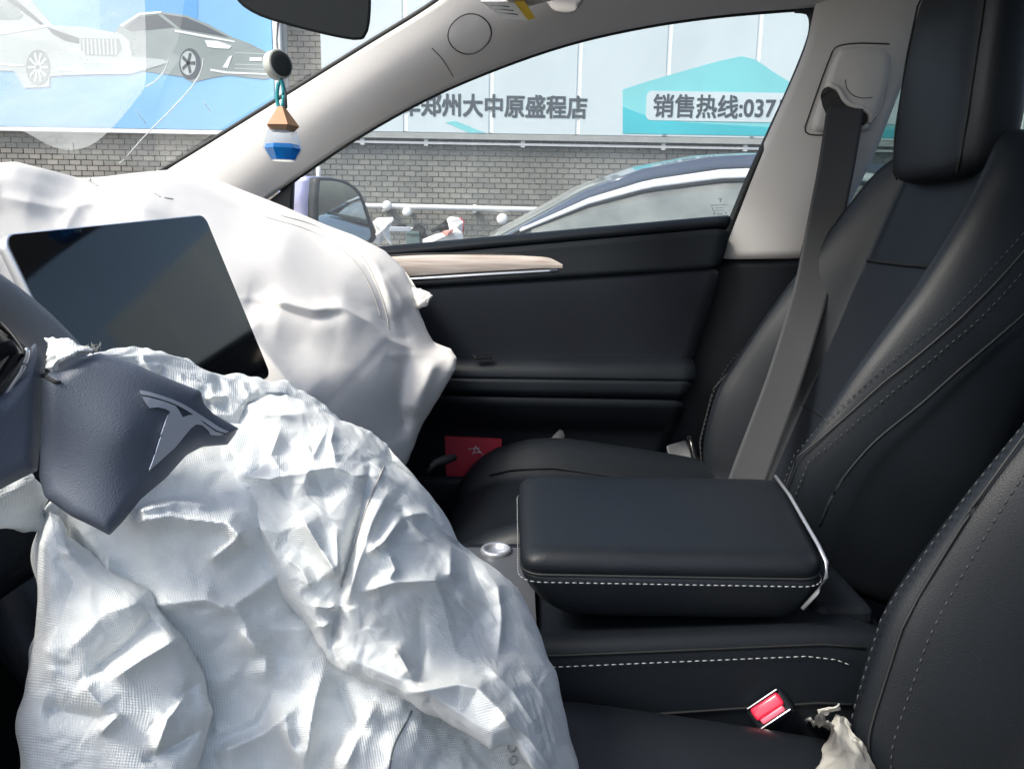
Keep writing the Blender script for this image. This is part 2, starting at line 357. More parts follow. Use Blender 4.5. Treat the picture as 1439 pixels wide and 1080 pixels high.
def bag_sheet(sides, ctrl, folds=(), n=120, m=120, grow=1.05, goal=.01, it=160, seed=1, bulge=0, bw=60, thick=.03, bend=.15, amp=.002, fine=1.02, edgepin=.6, cells=12, fac=()):
    uvp = coons(*sides, n, m); D = rbf(ctrl, uvp)
    # distance from the border, in pixels, for the rounded edge
    bd = np.full((n, m), 1e9); per = np.concatenate([uvp[0], uvp[:, -1], uvp[-1][::-1], uvp[:, 0][::-1]])
    bd, _, _ = segdist(uvp, per[::3])
    if bulge:
        t = np.clip(bd/bw, 0, 1); D = D-bulge*np.sqrt(1-(1-t)**2)
    for P, amp_, wl, wr in folds:
        r, s, t = segdist(uvp, P); wd = np.where(s < 0, wl, wr); fade = np.clip(np.minimum(t, 1-t)*5+.15, 0, 1); edge = np.clip(bd/25, 0, 1)
        D = D-amp_*np.exp(-(r/wd)**1.15)*fade*edge
    for q, (spc, am) in enumerate(fac):
        msk = np.clip(.75+.6*noise2(n, m, 4, seed+50+q), .1, 1.4); D = D+facets(uvp, spc, am, seed+70+q)*msk*np.clip(bd/22, 0, 1)
    base = atn(uvp[..., 0], uvp[..., 1], D)
    c = (max(n//3, 24), max(m//3, 24)); b0 = upsample(base, *c); e0 = np.clip(upsample(bd[..., None], *c)[..., 0]/30, 0, 1)
    g = 1+(grow-1)*(1+.5*np.clip(noise2(*c, 5, seed+9), -1.5, 1.5))*e0; pin0 = (1-e0)*edgepin
    P = relax(b0, b0, g, goal, it, bend, pin0, seed, amp*2, cells)
    P = upsample(P, n, m); off = P-upsample(b0, n, m); base2 = base+off
    e1 = np.clip(bd/20, 0, 1); g1 = 1+(fine-1)*(1+.6*np.clip(noise2(n, m, 9, seed+4), -1.5, 1.5))*e1
    P = relax(base2, base2, g1, goal*1.5, it, bend, (1-e1)*edgepin, seed+1, amp, cells*4)
    # back sheet: away from the camera
    t = np.clip(bd/80, 0, 1); dirs = base-CAM; dirs /= np.linalg.norm(dirs, axis=2, keepdims=True)
    back = P+dirs*(thick*np.sqrt(1-(1-t)**2))[..., None]
    su = np.r_[0, np.cumsum(np.linalg.norm(np.diff(base[n//2], axis=0), axis=1))]; sv = np.r_[0, np.cumsum(np.linalg.norm(np.diff(base[:, m//2], axis=0), axis=1))]
    uv = np.stack(np.meshgrid(su, sv), 2)
    return P, back, uv
def bag_mesh(name, sheets, mat, parent=None, loc=None):
    V = []; F = []; U = []; off = 0
    for P, B, uv in sheets:
        n, m = P.shape[:2]; V += [P.reshape(-1, 3), B.reshape(-1, 3)]; U += [uv.reshape(-1, 2)]*2; F += gridf(n, m, off, flip=True); off += n*m; F += gridf(n, m, off); off += n*m
    o = mesh(name, np.concatenate(V), F, mat, parent, True, loc, np.concatenate(U)); sub(o, 1); return o

# ================================================================== OUTSIDE
CY = CAM[1]
mesh('ground', [[-60, -60, 0], [60, -60, 0], [60, 60, 0], [-60, 60, 0]], [(0, 1, 2, 3)], asphalt, smooth=False)['kind'] = 'structure'
YW = 5.0                                             # face of the brick wall
ZTOP = float(at(540, 18, YW)[2]); ZS0 = float(at(640, 187, YW-.06)[2])
wall = thing('brick_wall', (0, YW+.12, 0), 'long grey-brown brick wall with pale mortar behind the parked cars', 'wall')
box('mortar_backing', (1.0, YW+.16, (ZTOP-.1)/2), (19, .30, ZTOP-.1), mortar, wall)
box('coping', (1.0, YW+.15, ZTOP-.05), (19.2, .38, .09), stone, wall, .01)
BL, BH, GJ = .084, .0385, .0065
bv, bf = boxvf((0, 0, 0), (BL-GJ, .02, BH-GJ)); cells = []
for r in range(int((ZTOP-.12)/BH)):
    z = .03+BH*(r+.5); x0 = -8.3+(BL/2 if r % 2 else 0)
    for k in range(int(18.4/BL)): cells.append((x0+k*BL, z))
def keyf(c):                                          # the ones in the middle of the side window show largest
    return abs(c[0]-.15)/1.4+abs(c[1]-1.74)/.42
cells.sort(key=keyf); bme = None
for i, (x, z) in enumerate(cells[:300]):
    yy = YW+.002+random.uniform(-.0025, .0025)
    if bme is None:
        o = mesh('brick', bv+np.array([x, yy, z])*0+ORI[wall], bf, brickm, wall, False); bme = o
    else:
        o = bme.copy(); COL.objects.link(o)
    o.parent = wall; o.location = Vector((x, yy, z))-Vector(ORI[wall])
mb = MB()
for x, z in cells[300:]:
    mb.add(bv+np.array([x, YW+.002+random.uniform(-.0025, .0025), z]), bf)
tag(mb.build('brick', brickm, wall), kind='stuff')

# ---- sign boards on the wall
def flat(name, P2, y, mat, parent, thick=.003):        # flat print: outline (x, z) on the board
    return slab(name, [(x, y, z) for x, z in P2], thick, mat, parent, axis=(0, 1, 0))
def wpx(px, py, y): p = at(px, py, y); return (p[0], p[2])
def textmesh(name, body, size, x, z, y, mat, parent, bold=.0, width=None, rot=None):
    cu = bpy.data.curves.new(name, 'FONT'); cu.body = body; cu.size = size;  cu.extrude = .001; cu.resolution_u = 3
    o = bpy.data.objects.new(name, cu); COL.objects.link(o); dg = bpy.context.evaluated_depsgraph_get(); me = bpy.data.meshes.new_from_object(o.evaluated_get(dg)); bpy.data.objects.remove(o); bpy.data.curves.remove(cu)
    V = np.array([v.co for v in me.vertices]); F = [tuple(p.vertices) for p in me.polygons]; bpy.data.meshes.remove(me)
    if width: V[:, 0] *= width/(V[:, 0].max()-V[:, 0].min())
    V[:, 0] -= V[:, 0].min(); W = np.stack([V[:, 0], -V[:, 2], V[:, 1]], 1)
    if rot is not None: W = W@np.asarray(rot).T
    if bold:                                          # heavier strokes: the same glyphs again, a hair over and in front
        n0 = len(W); sh = [(0, 0, 0), (bold, -.0003, 0), (0, -.0006, bold), (bold, -.0009, bold)]; F = [tuple(i+n0*k for i in f) for k in range(4) for f in F]; W = np.concatenate([W+np.array(q) for q in sh])
    return mesh(name, W+np.array([x, y, z]), F, mat, parent, False)
YB = YW-.07
sign = thing('shop_sign', (0, YB, ZS0), 'pale blue-white shop sign with dark lettering and a teal corner panel on the brick wall', 'sign')
joints = [float(at(p, 140, YB)[0]) for p in (450, 569, 690, 813, 937, 1061, 1187, 1312, 1440, 1570)]
for a, b in zip(joints[:-1], joints[1:]):
    box('panel', ((a+b)/2, YB+.03, (ZS0+ZTOP+.25)/2), (b-a-.028, .05, ZTOP+.25-ZS0), signm, sign, .003)
for a in joints[1:-1]:
    box('joint_strip', (a, YB+.036, (ZS0+ZTOP+.25)/2), (.03, .05, ZTOP+.24-ZS0), signg, sign)
box('bottom_rail', ((joints[0]+joints[-1])/2, YB+.025, ZS0-.022), (joints[-1]-joints[0], .04, .04), stone, sign)
box('lower_rail', ((joints[0]+joints[-1])/2, YB+.035, ZS0-.07), (joints[-1]-joints[0], .025, .016), postm, sign)
for p in (508, 598, 735, 934, 1050): box('bracket', (at(p, 195, YB)[0], YB+.05, ZS0-.055), (.03, .05, .07), postm, sign)
yf = YB+.004
flat('teal_area', [wpx(*q, yf) for q in ((875, 188), (875, 126), (905, 116), (960, 100), (1010, 86), (1042, 79), (1062, 84), (1085, 100), (1120, 122), (1170, 150), (1330, 160), (1330, 196))], YB+.0038, lteal, sign, .001)
flat('deep_teal_area', [wpx(*q, yf) for q in ((875, 187.5), (875, 150), (900, 160), (960, 172), (1100, 180), (1330, 182), (1330, 195))], YB+.0025, teal, sign, .001)
def rrect(x0, z0, x1, z1, r, k=6):
    P = []
    for cx, cz, a0 in ((x1-r, z1-r, 0), (x0+r, z1-r, 90), (x0+r, z0+r, 180), (x1-r, z0+r, 270)):
        for i in range(k+1): a = math.radians(a0+90*i/k); P.append((cx+r*math.cos(a), cz+r*math.sin(a)))
    return P
a = wpx(907, 168, yf); b = wpx(1330, 136, yf); flat('phone_plate', rrect(a[0], a[1]-.005, b[0], b[1]+.005, .04), YB+.0012, signm, sign, .001)
a = wpx(917, 165, yf); b = wpx(1099, 140, yf); textmesh('phone_lettering', '销售热线:0371', .168, a[0], a[1]+.014, YB+.0002, inkm, sign, .006, b[0]-a[0])
a = wpx(533, 160, yf); b = wpx(824, 135, yf); textmesh('name_lettering', '汽车郑州大中原盛程店', .165, a[0], a[1]+.002, YB+.0035, inkm, sign, .008, b[0]-a[0])
flat('printed_swoosh', [wpx(*q, yf) for q in ((625, 172), (640, 170), (675, 184), (684, 187), (660, 187))], YB+.0038, lteal, sign, .001)

xb0, xb1 = -6.2, float(at(384, 100, YB)[0])
bill = thing('billboard', ((xb0+xb1)/2, YB, ZS0), 'sky-blue billboard printed with two pale cars, seen through the windshield', 'billboard')
zb0 = float(at(150, 180, YB)[2]); zb1 = ZTOP+.5
box('board', ((xb0+xb1)/2, YB+.03, (zb0+zb1)/2), (xb1-xb0, .05, zb1-zb0), blueb, bill, .003)
box('bottom_rail', ((xb0+xb1)/2, YB+.028, zb0-.016), (xb1-xb0, .045, .028), postm, bill)
def bp(name, P, mat, lay): flat(name, [wpx(*q, yf) for q in P], YB+.0046-.0012*lay, mat, bill, .001)
bp('printed_sky_band', ((140, -60), (278, -60), (278, 60), (200, 70), (140, 80)), blueb2, 1)
# rear printed car (three-quarter sedan, centre of the board)
bp('printed_car_body', ((120, 98), (150, 60), (170, 34), (196, 20), (228, 17), (262, 22), (292, 34), (326, 52), (352, 62), (372, 72), (384, 80), (384, 108), (372, 112), (320, 106), (296, 110), (270, 116), (256, 108), (200, 100)), carp2, 2)
bp('printed_windshield', ((228, 20), (262, 25), (290, 37), (322, 53), (290, 47), (254, 41)), carp3, 3)
bp('printed_side_window', ((176, 40), (196, 24), (222, 21), (246, 39), (222, 41), (184, 45)), carp3, 3)
bp('printed_roof_line', ((168, 36), (196, 18.5), (228, 16), (226, 19), (197, 21.5), (172, 38)), carp4, 4)
bp('printed_bonnet_line', ((246, 42), (290, 50), (330, 58), (330, 60), (288, 53), (246, 45)), carp4, 4)
bp('printed_wheel', [(267+15*math.cos(a), 90+22*math.sin(a)) for a in np.linspace(0, 2*math.pi, 20)[:-1]], carp3, 4)
bp('printed_wheel_rim', [(265+11*math.cos(a), 89+17*math.sin(a)) for a in np.linspace(0, 2*math.pi, 20)[:-1]], carp1, 5)
for k in range(5):
    a = k*2*math.pi/5; bp('printed_spoke', ((265+2*math.cos(a+1.6), 89+2*math.sin(a+1.6)), (265+10*math.cos(a+.18), 89+15*math.sin(a+.18)), (265+10*math.cos(a-.18), 89+15*math.sin(a-.18)), (265-2*math.cos(a+1.6), 89-2*math.sin(a+1.6))), carp3, 6)
bp('printed_headlamp', ((288, 57), (306, 58), (326, 65), (322, 69), (302, 68), (292, 66)), carp4, 4)
bp('printed_fog_lamp', ((322, 80), (327, 78), (320, 96), (313, 95)), carp4, 4)
bp('printed_number_plate', ((351, 81), (368, 81), (368, 86), (351, 86)), carp4, 4)
for q in (74, 90, 96): bp('printed_grille_line', ((330, q), (384, q+2), (384, q+3.2), (330, q+1.2)), carp1, 3)
bp('printed_bumper_line', ((296, 97), (320, 101), (384, 104), (384, 106), (318, 103.5), (296, 100)), carp4, 4)
# front printed car (large saloon front at the left)
bp('printed_car_body', ((-60, 70), (-60, -40), (20, -30), (60, 20), (75, 36), (120, 38), (170, 48), (182, 58), (186, 80), (230, 84), (238, 88), (205, 98), (185, 104), (90, 106), (70, 108), (70, 122), (35, 124), (20, 100), (-60, 98)), carp1, 4)
bp('printed_pillar', ((-10, -40), (12, -10), (62, 34), (58, 36), (4, -4), (-20, -40)), carp3, 5)
bp('printed_side_window', ((-60, -20), (-10, -22), (34, 22), (28, 28), (-60, 30)), carp2, 5)
bp('printed_headlamp', ((66, 38), (88, 46), (112, 54), (112, 62), (92, 58), (74, 48)), carp3, 5)
bp('printed_grille', ((114, 54), (168, 55), (172, 70), (164, 80), (122, 78), (114, 70)), carp2, 5)
for k in range(9): bp('printed_grille_bar', ((117+k*5.6, 56), (118.6+k*5.6, 56), (119.6+k*5.6, 77), (118+k*5.6, 77)), carp4, 6)
bp('printed_bumper_line', ((86, 82), (88, 96), (110, 98), (112, 94), (118, 101), (182, 102), (182, 104), (114, 104), (108, 101), (84, 99)), carp4, 6)
bp('printed_wheel', [(54+17*math.cos(a), 95+25*math.sin(a)) for a in np.linspace(0, 2*math.pi, 20)[:-1]], carp2, 6)
for k in range(10):
    a = k*2*math.pi/10; bp('printed_spoke', ((54+3*math.cos(a+.3), 95+4*math.sin(a+.3)), (54+14*math.cos(a+.08), 95+21*math.sin(a+.08)), (54+14*math.cos(a-.08), 95+21*math.sin(a-.08)), (54+3*math.cos(a-.3), 95+4*math.sin(a-.3))), carp4, 7)
for q in (((-60, 56), (60, 36), (72, 35), (72, 37), (62, 39), (-60, 60)), ((-60, 84), (34, 92), (34, 94), (-60, 88))): bp('printed_body_line', q, carp4, 6)

post = thing('white_post', (float(at(392, 100, YB-.05)[0]), YB-.05, 0), 'white square metal post between the blue billboard and the pale sign', 'post')
xp = ORI[post][0]
box('shaft', (xp, YB-.045, (ZTOP+.6)/2), (.055, .06, ZTOP+.6), postm, post, .006)
box('flange', (xp+.045, YB-.02, (ZTOP+.6)/2), (.028, .03, ZTOP+.6), stone, post)
# ---- white pipe along the wall
yp = YW-.09; pa = at(300, 285, yp); pb = at(748, 297, yp); zp = float((pa[2]+pb[2])/2)
pipe = thing('white_pipe', (0, yp, zp), 'white plastic pipe running along the brick wall with a short riser', 'pipe')
xr = float(at(448, 240, yp)[0])
tube('run', [(-5.5, yp, zp+.02), (xr, yp, zp+.01), (4.8, yp, zp-.03)], .021, postm, pipe, 14)
tube('riser', [(xr, yp-.01, zp), (xr, yp-.01, zp+.2), (xr, yp-.01, float(at(448, 229, yp)[2]))], .018, postm, pipe, 12)
tube('riser_cap', [(xr-.0, yp-.01, float(at(448, 231, yp)[2])), (xr, yp-.01, float(at(448, 225, yp)[2]))], .024, postm, pipe, 12)
for p in (667, 540, 800, 420): box('pipe_clip', (float(at(p, 293, yp)[0]), YW-.05, zp-.0), (.03, .1, .062), postm, pipe, .008)
for i, (p, q, rr) in enumerate(((544, 289, .036), (572, 298, .034), (706, 308, .042))):  # plain round white caps near the pipe, of no known use
    c = at(p, q, yp-.09); t = thing('drain_spout', tuple(c), ['round white drain spout just under the white pipe', 'round white drain spout lower on the wall above the black gloves', 'round white drain spout beside the dark car\'s windshield'][i], 'drain spout', 'round white drain spouts on the brick wall')
    rings = []
    for k in range(7):
        a = math.pi/2*k/6; rings.append([(c[0]+rr*math.cos(a)*math.cos(b)*1.0, c[1]-rr*.55*math.sin(a), c[2]+rr*math.cos(a)*math.sin(b)) for b in np.linspace(0, 2*math.pi, 17)[:-1]])
    V, F = loft(rings[:-1]); mesh('dome', V, F, white, t)
    tube('stub', [c+np.array([0, .0, 0]), (c[0], YW, c[2])], rr*.55, postm, t, 12)
# ---- tree behind the wall
tc = at(583, -40, 7.5); tr = thing('tree', (tc[0], 7.5, 0), 'leafy green tree standing behind the brick wall', 'tree')
mb = MB(); trunk = [(tc[0], 7.5, 0), (tc[0]+.05, 7.5, 1.2), (tc[0]-.03, 7.55, 2.4), (tc[0], 7.5, 3.6)]; V, F = tubevf(trunk, [.14, .11, .09, .05], 9); mb.add(V, F)
for k in range(9):
    a = k*2.4; p0 = np.array([tc[0], 7.5, 2.0+.16*k]); p1 = p0+np.array([math.cos(a)*.9, math.sin(a)*.9, .7]); V, F = tubevf([p0, (p0+p1)/2+np.array([0, 0, .1]), p1], [.05, .035, .012], 6); mb.add(V, F)
mb.build('trunk', bark, tr, True); mb = MB(); lc = [np.array([tc[0]+random.uniform(-1.1, 1.1), 7.5+random.uniform(-1, 1), random.uniform(2.6, 4.6)]) for _ in range(26)]
LV = []; LF = []
for i in range(5200):
    c = lc[i % 26]+RNG.normal(0, .22, 3); u = RNG.normal(size=3); u /= np.linalg.norm(u); v = np.cross(u, RNG.normal(size=3)); v /= np.linalg.norm(v); s = .05+.03*random.random(); k = len(LV); LV += [c-u*s, c+v*s*.45, c+u*s, c-v*s*.45]; LF.append((k, k+1, k+2, k+3))
tag(mesh('crown', LV, LF, leaf, tr, False), kind='stuff')

# ================================================================== NEIGHBOUR CAR (faces left)
NYC = 2.72                                            # its centre line
ncar = thing('parked_car', (.9, NYC, 0), 'dark blue-grey car with bright chrome window line parked alongside', 'car')
def prof(xs, tab): t = np.array(tab); return np.interp(xs, t[:, 0], t[:, 1])
roofT = [(-.12, 1.045), (.27, 1.262), (.49, 1.345), (.76, 1.398), (.98, 1.412), (1.3, 1.395), (1.7, 1.32), (2.2, 1.18), (2.55, 1.06)]
beltT = [(-1.55, .70), (-1.45, .84), (-1.0, .92), (-.5, .968), (-.1, 1.02), (.5, 1.03), (1.5, 1.045), (2.3, 1.08), (2.75, 1.06), (3.0, .95), (3.1, .7)]
halfT = [(-1.55, .55), (-1.45, .74), (-1.2, .84), (-.6, .90), (.5, .93), (1.6, .93), (2.5, .90), (2.9, .80), (3.1, .62)]
rings = []
for x in np.r_[-1.55, -1.5, -1.4, np.linspace(-1.2, 2.8, 22), 2.95, 3.05, 3.1]:
    h = float(prof(x, halfT)); zb = float(prof(x, beltT)); z0 = .24 if -1.4 < x < 2.95 else .34
    sec = [(h-.10, z0), (h-.02, z0+.08), (h, .55), (h+.004, .72), (h-.015, zb-.09), (h-.05, zb-.02), (h-.11, zb), (h*.6, zb+.025), (h*.3, zb+.035)]
    sec = [(y, min(z, zb+.04)) for y, z in sec]
    rings.append([(x, NYC-y, z) for y, z in sec]+[(x, NYC+y, z) for y, z in sec[::-1]])
V, F = loft(rings); sub(mesh('body', V, F, paintb, ncar), 1)
# greenhouse: roof skin with glass set into it
def gh(x, t):   # t 0 = belt edge, 1 = roof edge, 2 = centre line ; near side
    zr = float(prof(x, roofT)); zb = float(prof(x, beltT))-.005; hb = float(prof(x, halfT))-.09; hr = hb-.30*min(1, max(0, (zr-zb)/.37))
    if t <= 1: return np.array([x, NYC-(hb+(hr-hb)*t), zb+(zr-.045-zb)*t+.0])
    q = t-1; return np.array([x, NYC-hr*(1-q), zr-.045+.045*math.sin(q*math.pi/2)])
def band(name, xs, t0, t1, mat, mirror=True, nt_=5, out=0.0, parent=None, sm=True):
    V = []; rows = len(xs)
    for x in xs:
        for k in range(nt_):
            a = t0(x) if callable(t0) else t0; b = t1(x) if callable(t1) else t1
            V.append(gh(x, a+(b-a)*k/(nt_-1))+np.array([0, -out, out*.5]))
    F = gridf(rows, nt_); V = np.array(V)
    V2 = V.copy(); V2[:, 1] = 2*NYC-V2[:, 1]
    if t1 == 2.0:
        A = V.reshape(rows, nt_, 3); B = V2.reshape(rows, nt_, 3)[:, :-1][:, ::-1]; A = np.concatenate([A, B], 1); V = A.reshape(-1, 3); F = gridf(rows, 2*nt_-1)
    elif mirror:
        o = mesh(name, V2, gridf(rows, nt_, flip=True), mat, parent or ncar, sm); m = o.modifiers.new('solid', 'SOLIDIFY'); m.thickness = .012; m.offset = -1
    o = mesh(name, V, F, mat, parent or ncar, sm); m = o.modifiers.new('solid', 'SOLIDIFY'); m.thickness = .012; m.offset = -1; return o
xs = np.linspace(.36, 1.85, 24); band('roof', xs, 1.0, 2.0, paintb, nt_=9)
xw = np.linspace(-.10, .36, 10); band('front_windshield', xw, 1.12, 2.0, g_dark, nt_=8)
xq = np.linspace(1.85, 2.5, 8); band('rear_windshield', xq, 1.12, 2.0, g_dark, nt_=8)
band('windshield_pillar', np.linspace(-.12, .36, 12), .84, 1.12, paintb, nt_=4, out=.003); band('rear_pillar', np.linspace(1.85, 2.5, 8), .7, 1.12, paintb, nt_=4, out=.003)
xa = np.linspace(.0, 2.2, 40)
band('window_rail', xa, .86, 1.0, paintb, nt_=3, out=.004); band('chrome_strip', np.linspace(.02, 2.15, 44), .735, .835, brightm, nt_=4, out=.012); band('rubber_seal', np.linspace(.02, 2.15, 44), .70, .745, rubber, nt_=3, out=.006); band('upper_seal', np.linspace(.0, 2.15, 44), .83, .865, rubber, nt_=3, out=.006)
band('side_window', np.linspace(.06, 1.12, 16), .02, .72, g_dark, nt_=5); band('side_window', np.linspace(1.2, 2.1, 14), .02, .72, g_dark, nt_=5)
band('door_pillar', np.linspace(1.11, 1.21, 3), .0, .72, rubber, nt_=4, out=.003)
band('window_sill', np.linspace(-.05, 2.3, 24), -.04, .03, rubber, nt_=3, out=.006)
box('cabin_floor', (1.0, NYC, .5), (2.2, 1.3, .06), carpet, ncar); 
for yy in (-.38, .38):
    o = box('seat', (1.35, NYC+yy, .88), (.18, .5, .75), leather, ncar, .05); o2 = box('seat', (.5, NYC+yy, .62), (.5, .5, .2), leather, ncar, .05)
box('dashboard', (.02, NYC, .88), (.35, 1.3, .22), soft, ncar, .05)
for wx in (-.72, 2.28):
    for s in (-1, 1):
        c = np.array([wx, NYC+s*.80, .34]); an = np.linspace(0, 2*math.pi, 33)[:-1]; rr = []
        for (q, r) in ((-.11, .22), (-.11, .31), (-.08, .335), (.08, .335), (.11, .31), (.11, .22)): rr.append([c+np.array([r*math.cos(a), q, r*math.sin(a)]) for a in an])
        V, F = loft(rr, False); ty = mesh('tyre', V, F, tyre, ncar); V, F = loft([[c+np.array([r*math.cos(a), q, r*math.sin(a)]) for a in an] for q, r in ((s*.02, .22), (s*.09, .222), (s*.10, .20), (s*.06, .19), (s*.05, .05))]); mesh('rim', V, F, satin, ty)
# little printed pictogram on its side window
def sticker_pt(px, py): 
    p0 = gh(.7, .0); p1 = gh(.7, .7); d = ray(px, py); n = np.cross(np.array([1., 0, 0]), p1-p0); n /= np.linalg.norm(n); return CAM+d*(((p0-CAM)@n)/(d@n)) + np.array([0, -.012, .004])
mb = MB()
for P, r in ((((997, 290.5), (1021, 289.5), (1026, 296), (1023, 299)), .0022), (((999, 293), (1001, 298), (1003, 299)), .0022), (((1004, 294), (1015, 294)), .0018), (((1004, 297.5), (1016, 297.5)), .0018), (((1006, 302.5), (1014, 302.5)), .0022), (((1002, 300), (1002, 304)), .0028), (((1018, 300), (1019, 303)), .0028), (((1011, 282), (1011, 286)), .003), (((1008, 281.5), (1014, 281.5)), .0024)):
    V, F = tubevf([sticker_pt(*q) for q in P], r, 6); mb.add(V, F)
mb.build('window_pictogram', inkm, ncar)

# ---- things lying on its bonnet
def bonnet(px, py, Y): return at(px, py, Y)
def crumple(name, pts, D, mat, label, cat, h=.02, seed=0, group=None):
    P = np.array([at(a, b, D) for a, b in pts]); c = P.mean(0); t = thing(name, (c[0], D, P[:, 2].min()), label, cat, group); n = len(P); r = np.random.default_rng(seed)
    F_ = []; V = [c+np.array([0, -h*1.5, 0])]+[c+(p-c)*.55+np.array([r.normal(0, .004), -h*r.uniform(.5, 1.6), r.normal(0, .004)]) for p in P]+[p+np.array([0, r.uniform(-.5, .5)*h, 0]) for p in P]+[c+(p-c)*.6+np.array([0, h*2, 0]) for p in P]+[c+np.array([0, h*2.4, 0])]
    for i in range(n):
        j = (i+1) % n; F_ += [(0, 1+j, 1+i), (1+i, 1+j, 1+n+j, 1+n+i), (1+n+i, 1+n+j, 1+2*n+j, 1+2*n+i), (1+3*n, 1+2*n+i, 1+2*n+j)]
    o = mesh('sheet', V, F_, mat, t, False); return t
YH = 2.3
crumple('folded_paper', ((524, 312), (530, 306), (552, 305), (553, 309), (546, 322), (551, 345), (540, 336), (533, 345), (524, 340), (529, 326)), 2.15, paper, 'white folded paper stood up on the dark car bonnet beside the mirror', 'paper', .02, 1)
t = crumple('paper_bag', ((628, 308), (632, 304), (646, 306), (652, 311), (650, 334), (648, 345), (630, 345), (629, 325)), YH, paper, 'white paper bag with a red rim on the dark car bonnet', 'bag', .03, 2)
tube('red_rim', [at(*q, YH-.045) for q in ((646, 306), (652, 311), (650, 330))], .003, redbook, t)
crumple('crumpled_wrapper', ((594, 336), (612, 329), (630, 325), (641, 320), (650, 327), (652, 345), (594, 345)), YH-.12, paper, 'pink and white crumpled wrapper in front of the white paper bag', 'wrapper', .02, 3)
crumple('wrapper_scrap', ((620, 327), (630, 323), (638, 321), (636, 328), (626, 331)), YH-.16, pinkp, 'small pink paper scrap on the white wrapper', 'scrap', .008, 4)
t = thing('card_box', tuple(at(580, 345, YH-.05)), 'small grey-green card box on the dark car bonnet', 'box')
p = at(580, 336, YH-.05); box('carton', (p[0], p[1]+.04, p[2]-.01), (.055, .07, .065), greenbox, t, .003); box('lid_flap', (p[0], p[1]+.005, p[2]+.025), (.052, .012, .012), greenbox, t, .002)
for pts, lab, sd_ in ((((577, 324), (583, 316), (591, 315), (597, 320), (600, 332), (606, 340), (596, 340), (592, 328), (586, 322), (580, 328)), 'black knit glove draped over the grey-green box', 5), (((605, 322), (614, 318), (620, 314), (626, 309), (631, 314), (630, 324), (622, 328), (616, 324), (607, 327)), 'black knit glove bunched up beside the white paper bag', 6)):
    crumple('knit_glove', pts, YH-.02, glove, lab, 'glove', .018, sd_)
crumple('crumpled_cloth', ((571, 331), (576, 320), (588, 318), (594, 326), (596, 340), (571, 340)), YH+.12, paper, 'small white cloth lump between the glove and the box', 'cloth', .02, 8)
t = thing('scrap_bracket', tuple(at(561, 330, YH+.1)), 'small grey metal bracket lying by the folded paper', 'bracket'); p = at(562, 322, YH+.1); box('plate', p, (.09, .03, .02), satin, t, .003); tube('pin', [p+np.array([-.02, 0, .005]), p+np.array([0, -.01, .02]), p+np.array([.025, 0, .012])], .006, glove, t)
# ================================================================== OUR CAR: fixed shell and trim
car = thing('car', (.3, 0, 0), 'crashed car cabin with light grey pillars, dark door trim and cracked windshield', 'car')
def P3(pts): return np.array([at(*p) for p in pts])
# --- A-pillar and roof-rail trim, one skin from the windshield edge to the window edge
low = smoothline([(352, 296, .76), (392, 268, .765), (430, 241, .765), (500, 194, .755), (600, 138, .74), (700, 95, .72), (800, 61, .705), (900, 38, .695), (1000, 23, .69), (1100, 14, .69), (1200, 8, .69), (1330, 6, .69), (1480, 10, .69), (1700, 30, .70)], 60)
upp = smoothline([(225, 244, .80), (262, 222, .79), (320, 186, .765), (420, 124, .715), (520, 62, .67), (600, 13, .63), (668, -34, .585), (760, -80, .54), (860, -105, .52), (960, -120, .51), (1080, -128, .505), (1220, -132, .50), (1400, -132, .50), (1750, -125, .50)], 60)
L = P3(low); U = P3(upp); K = 9; rows = []
for k in range(K):
    t = k/(K-1); b = math.sin(math.pi*t)*.030
    Q = L*(1-t)+U*t; Q = Q.copy(); Q[:, 1] -= b; Q[:, 2] -= b*.35; rows.append(Q)
G = np.stack(rows, 1); GP = G
def gp(px, py):                                   # drop a pixel on that skin
    d = Vector(ray(px, py)); h = _bvh_p.ray_cast(Vector(CAM), d); return np.array(h[0]), np.array(h[1])
_bvh_p = BVHTree.FromPolygons([tuple(v) for v in G.reshape(-1, 3)], gridf(60, K))
o = mesh('pillar_trim', G.reshape(-1, 3), gridf(60, K), pillar, car); sub(o, 1); m = o.modifiers.new('solid', 'SOLIDIFY'); m.thickness = .02; m.offset = 1 
pil = o
Gm = G.copy(); Gm[..., 1] *= -1; o = mesh('pillar_trim', Gm.reshape(-1, 3), gridf(60, K, flip=True), pillar, car); m = o.modifiers.new('solid', 'SOLIDIFY'); m.thickness = .02; m.offset = 1
tube('windshield_seal', U[:36]+np.array([0, .004, .004]), .0055, rubber, car, 8)
tube('window_seal', L[2:]+np.array([0, .012, .002]), .0045, rubber, car, 8)
sgn = [gp(*q)[0] for q in smoothline([(607, 68, 0), (622, 84, 0), (637, 108, 0)], 10)[:, :2]]; tube('trim_joint', sgn, .0008, groove, pil, 6)
cap = []
for a in np.linspace(0, 2*math.pi, 41):
    cap.append((660+29*math.cos(a)*(1+.06*math.cos(2*a)), 48+28.5*math.sin(a)-2*math.cos(a)))
cp = [gp(*q) for q in cap]; tube('cap_groove', [p+n_*.0 for p, n_ in cp], .0009, groove, pil, 6)
cc = gp(660, 48)[0]; V = [cc+np.array([0, -.004, 0])]+[p*.94+cc*.06+np.array([0, -.0025, 0]) for p, _ in cp[:-1]]; mesh('trim_cap', V, [(0, 1+i, 1+(i+1) % 40) for i in range(40)], pillar, pil)
